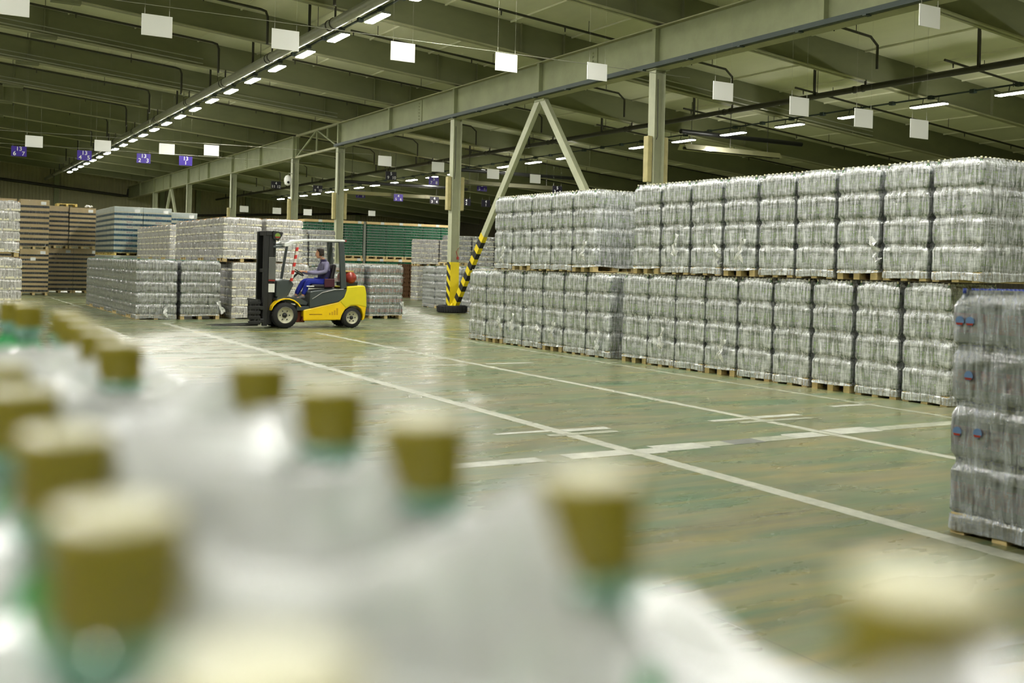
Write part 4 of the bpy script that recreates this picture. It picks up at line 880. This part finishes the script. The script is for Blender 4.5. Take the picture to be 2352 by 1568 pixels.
for s, fx in ((-1, -.34), (1, -.44)):
    mb = MB(); mb.tube([(fx + .06, s * .16, .83), (fx - .02, s * .16, .84), (fx - .1, s * .16, .8), (fx - .19, s * .16, .785)], [.045, .055, .045, .028], 12); obj('shoe', mb, M['shoe'], dr)
    hx, hy, hz = (-.3, -.175, 1.55) if s < 0 else (-.32, .175, 1.55)
    hnod = [((hx + .02, hy, hz), .026), ((hx - .03, hy * .97, hz + .005), (.036, .018)), ((hx - .06, hy * .95, hz), (.036, .015))]; he = [(0, 1), (1, 2)]
    for q in range(4):
        b = len(hnod); yo = (q - 1.5) * .019; ln = (.9, 1, .95, .78)[q]
        hnod += [((hx - .085, hy * .95 + yo, hz + .004), .0095), ((hx - .085 - .026 * ln, hy * .95 + yo, hz - .012), .009), ((hx - .082 - .014 * ln, hy * .95 + yo, hz - .036 * ln), .0085)]; he += [(2, b), (b, b + 1), (b + 1, b + 2)]
    b = len(hnod); hnod += [((hx - .04, hy * .97 - s * .04, hz - .008), .011), ((hx - .065, hy * .97 - s * .046, hz - .03), .009)]; he += [(1, b), (b, b + 1)]
    skin_obj('hand', hnod, he, 0, M['skin'], dr, 1)

# ------------------------------------------------------------------ foreground: bottles on the pallet the camera looks across
FG = []
for k, (x, y) in enumerate(((.191, .151), (.19, .278), (.192, .405), (.196, .53), (.195, .66), (.143, .854), (.148, .985), (.155, 1.115), (.16, 1.245), (.167, 1.375), (.14, 1.53), (.131, 1.661))): FG.append((x, y, 'outer', k))
for k, (x, y) in enumerate(((.051, .165), (.048, .285), (.052, .421), (.05, .566), (.048, .69), (.01, .86), (.02, .99))): FG.append((x, y, 'inner', k))
bp = [(.050, 0), (.06, .012), (.062, .03), (.062, .11), (.0625, .111), (.0625, .2), (.062, .201), (.062, .235), (.058, .27), (.045, .305), (.026, .335), (.015, .35), (.0145, .362), (.02, .363), (.02, .367), (.0145, .368), (.0145, .385)]
M['pet_fg'] = mat('green_tinted_bottle', rgb(120, 172, 150), .12, spec=.8); M['lab_fg'] = mat('green_foreground_label', rgb(56, 160, 92), .4)
bp = [(r * .9 if r > .03 else r, z) for r, z in bp]
bmesh_ = MB().lathe(bp, 24, (0, 0, 0), 'z', [0, 0, 0, 0, 1, 0, 0, 0, 0, 1, 1] + [0] * 5).mesh('bottle', [M['pet_fg'], M['lab_fg']])
capm = MB(); capm.lathe([(.0162, 0), (.0165, .002), (.0165, .027), (.0155, .029)], 40, (0, 0, 0), 'z')
for k in range(40): a = 2 * PI * k / 40; capm.bar((.0165 * math.cos(a), .0165 * math.sin(a), .003), (.0165 * math.cos(a), .0165 * math.sin(a), .026), .0014, .0012, 0, (math.cos(a), math.sin(a), 0))
capm.lathe([(.0157, .0285), (.015, .0297), (.001, .03)], 32, (0, 0, 0), 'z', m=1)
capm = capm.mesh('cap', [M['cap_olive'], M['cap_face']])
for x, y, row, k in FG:
    o = bpy.data.objects.new('water_bottle', bmesh_); C.objects.link(o); o.location = (x, y, 1.735 - .03 - .368)
    tag(o, 'blurred foreground bottle with olive cap, %s in the %s row' % (ORD[k], 'pallet edge' if row == 'outer' else 'inner left'), 'bottle', 'foreground bottles under film')
    obj('cap', capm, None, o, (0, 0, .368))
t = thing('pallet', 'wooden pallet under the foreground bottles', 'pallet', (-.33, .87, 0)); add_pallet(t, 1.2, 1.7, 'wood')
mb = MB(); zt = 1.735 - .03 - .368
for k in range(3):                                           # the lower tiers, shrink-wrapped
    pass
vs = []; nx, ny = 60, 120; x0, x1, y0, y1 = -.9, .33, -.0, 1.74
def fz(x, y):
    z = 1.66; 
    for bx, by, *_ in FG:
        d2 = (x - bx) ** 2 + (y - by) ** 2
        if d2 < .02: z = max(z, 1.648 + .045 * math.exp(-d2 / .0014) + .03 * math.exp(-d2 / .006) - .03)
    for k, (ox, oy, row, _) in enumerate(FG):
        if row != 'outer' or k > 6: continue
        ix, iy = FG[12 + k][:2]; f = (ox - x) / (ox - ix)
        if -.3 < f < 1.3:
            yy = oy + (iy - oy) * f; sag = 1.737 - .021 * (1 - (2 * f - 1) ** 2) if 0 <= f <= 1 else 1.728 - (.32 if f < 0 else .4) * (-f if f < 0 else f - 1)
            z = max(z, 1.64 + (sag - 1.64) * math.exp(-((y - yy - (.006 if k else -.012)) / (.032 if k else .05)) ** 2))
    z += .004 * math.sin(x * 41 + y * 23) + .004 * math.sin(y * 67 - x * 31)
    if x > .283: z -= ((x - .283) / .03) ** 2 * .06
    return max(z, .16)
xs = [x0 + (.1 - .0) * 0 + (x1 - x0) * k / nx for k in range(nx + 1)]; xs = [x for x in xs if x < .32]
xs += [.27, .28, .29, .3, .31, .32]; xs = sorted(set(round(x, 4) for x in xs))
for y in [y0 + (y1 - y0) * k / ny for k in range(ny + 1)]:
    for x in xs: vs.append((x, y, fz(x, y)))
    vs.append((.324, y, .2))
n = len(xs) + 1
fo = MB(); fo.add(vs, [(j * n + i, j * n + i + 1, (j + 1) * n + i + 1, (j + 1) * n + i) for j in range(ny) for i in range(n - 1)], 0, True)
tag(obj('shrink_film', fo, M['film_top']), 'blurred white shrink film draped over the foreground bottles', 'film')
crm = layer_mesh(1.15, 1.66, 9, 13, .392, 'pet_fg', 'lab_fg', 'cap_olive', 0)
for k in range(3): o = obj('bottle_layer', crm, None, t, (0, 0, .146 + .397 * k)); o['kind'] = 'stuff'
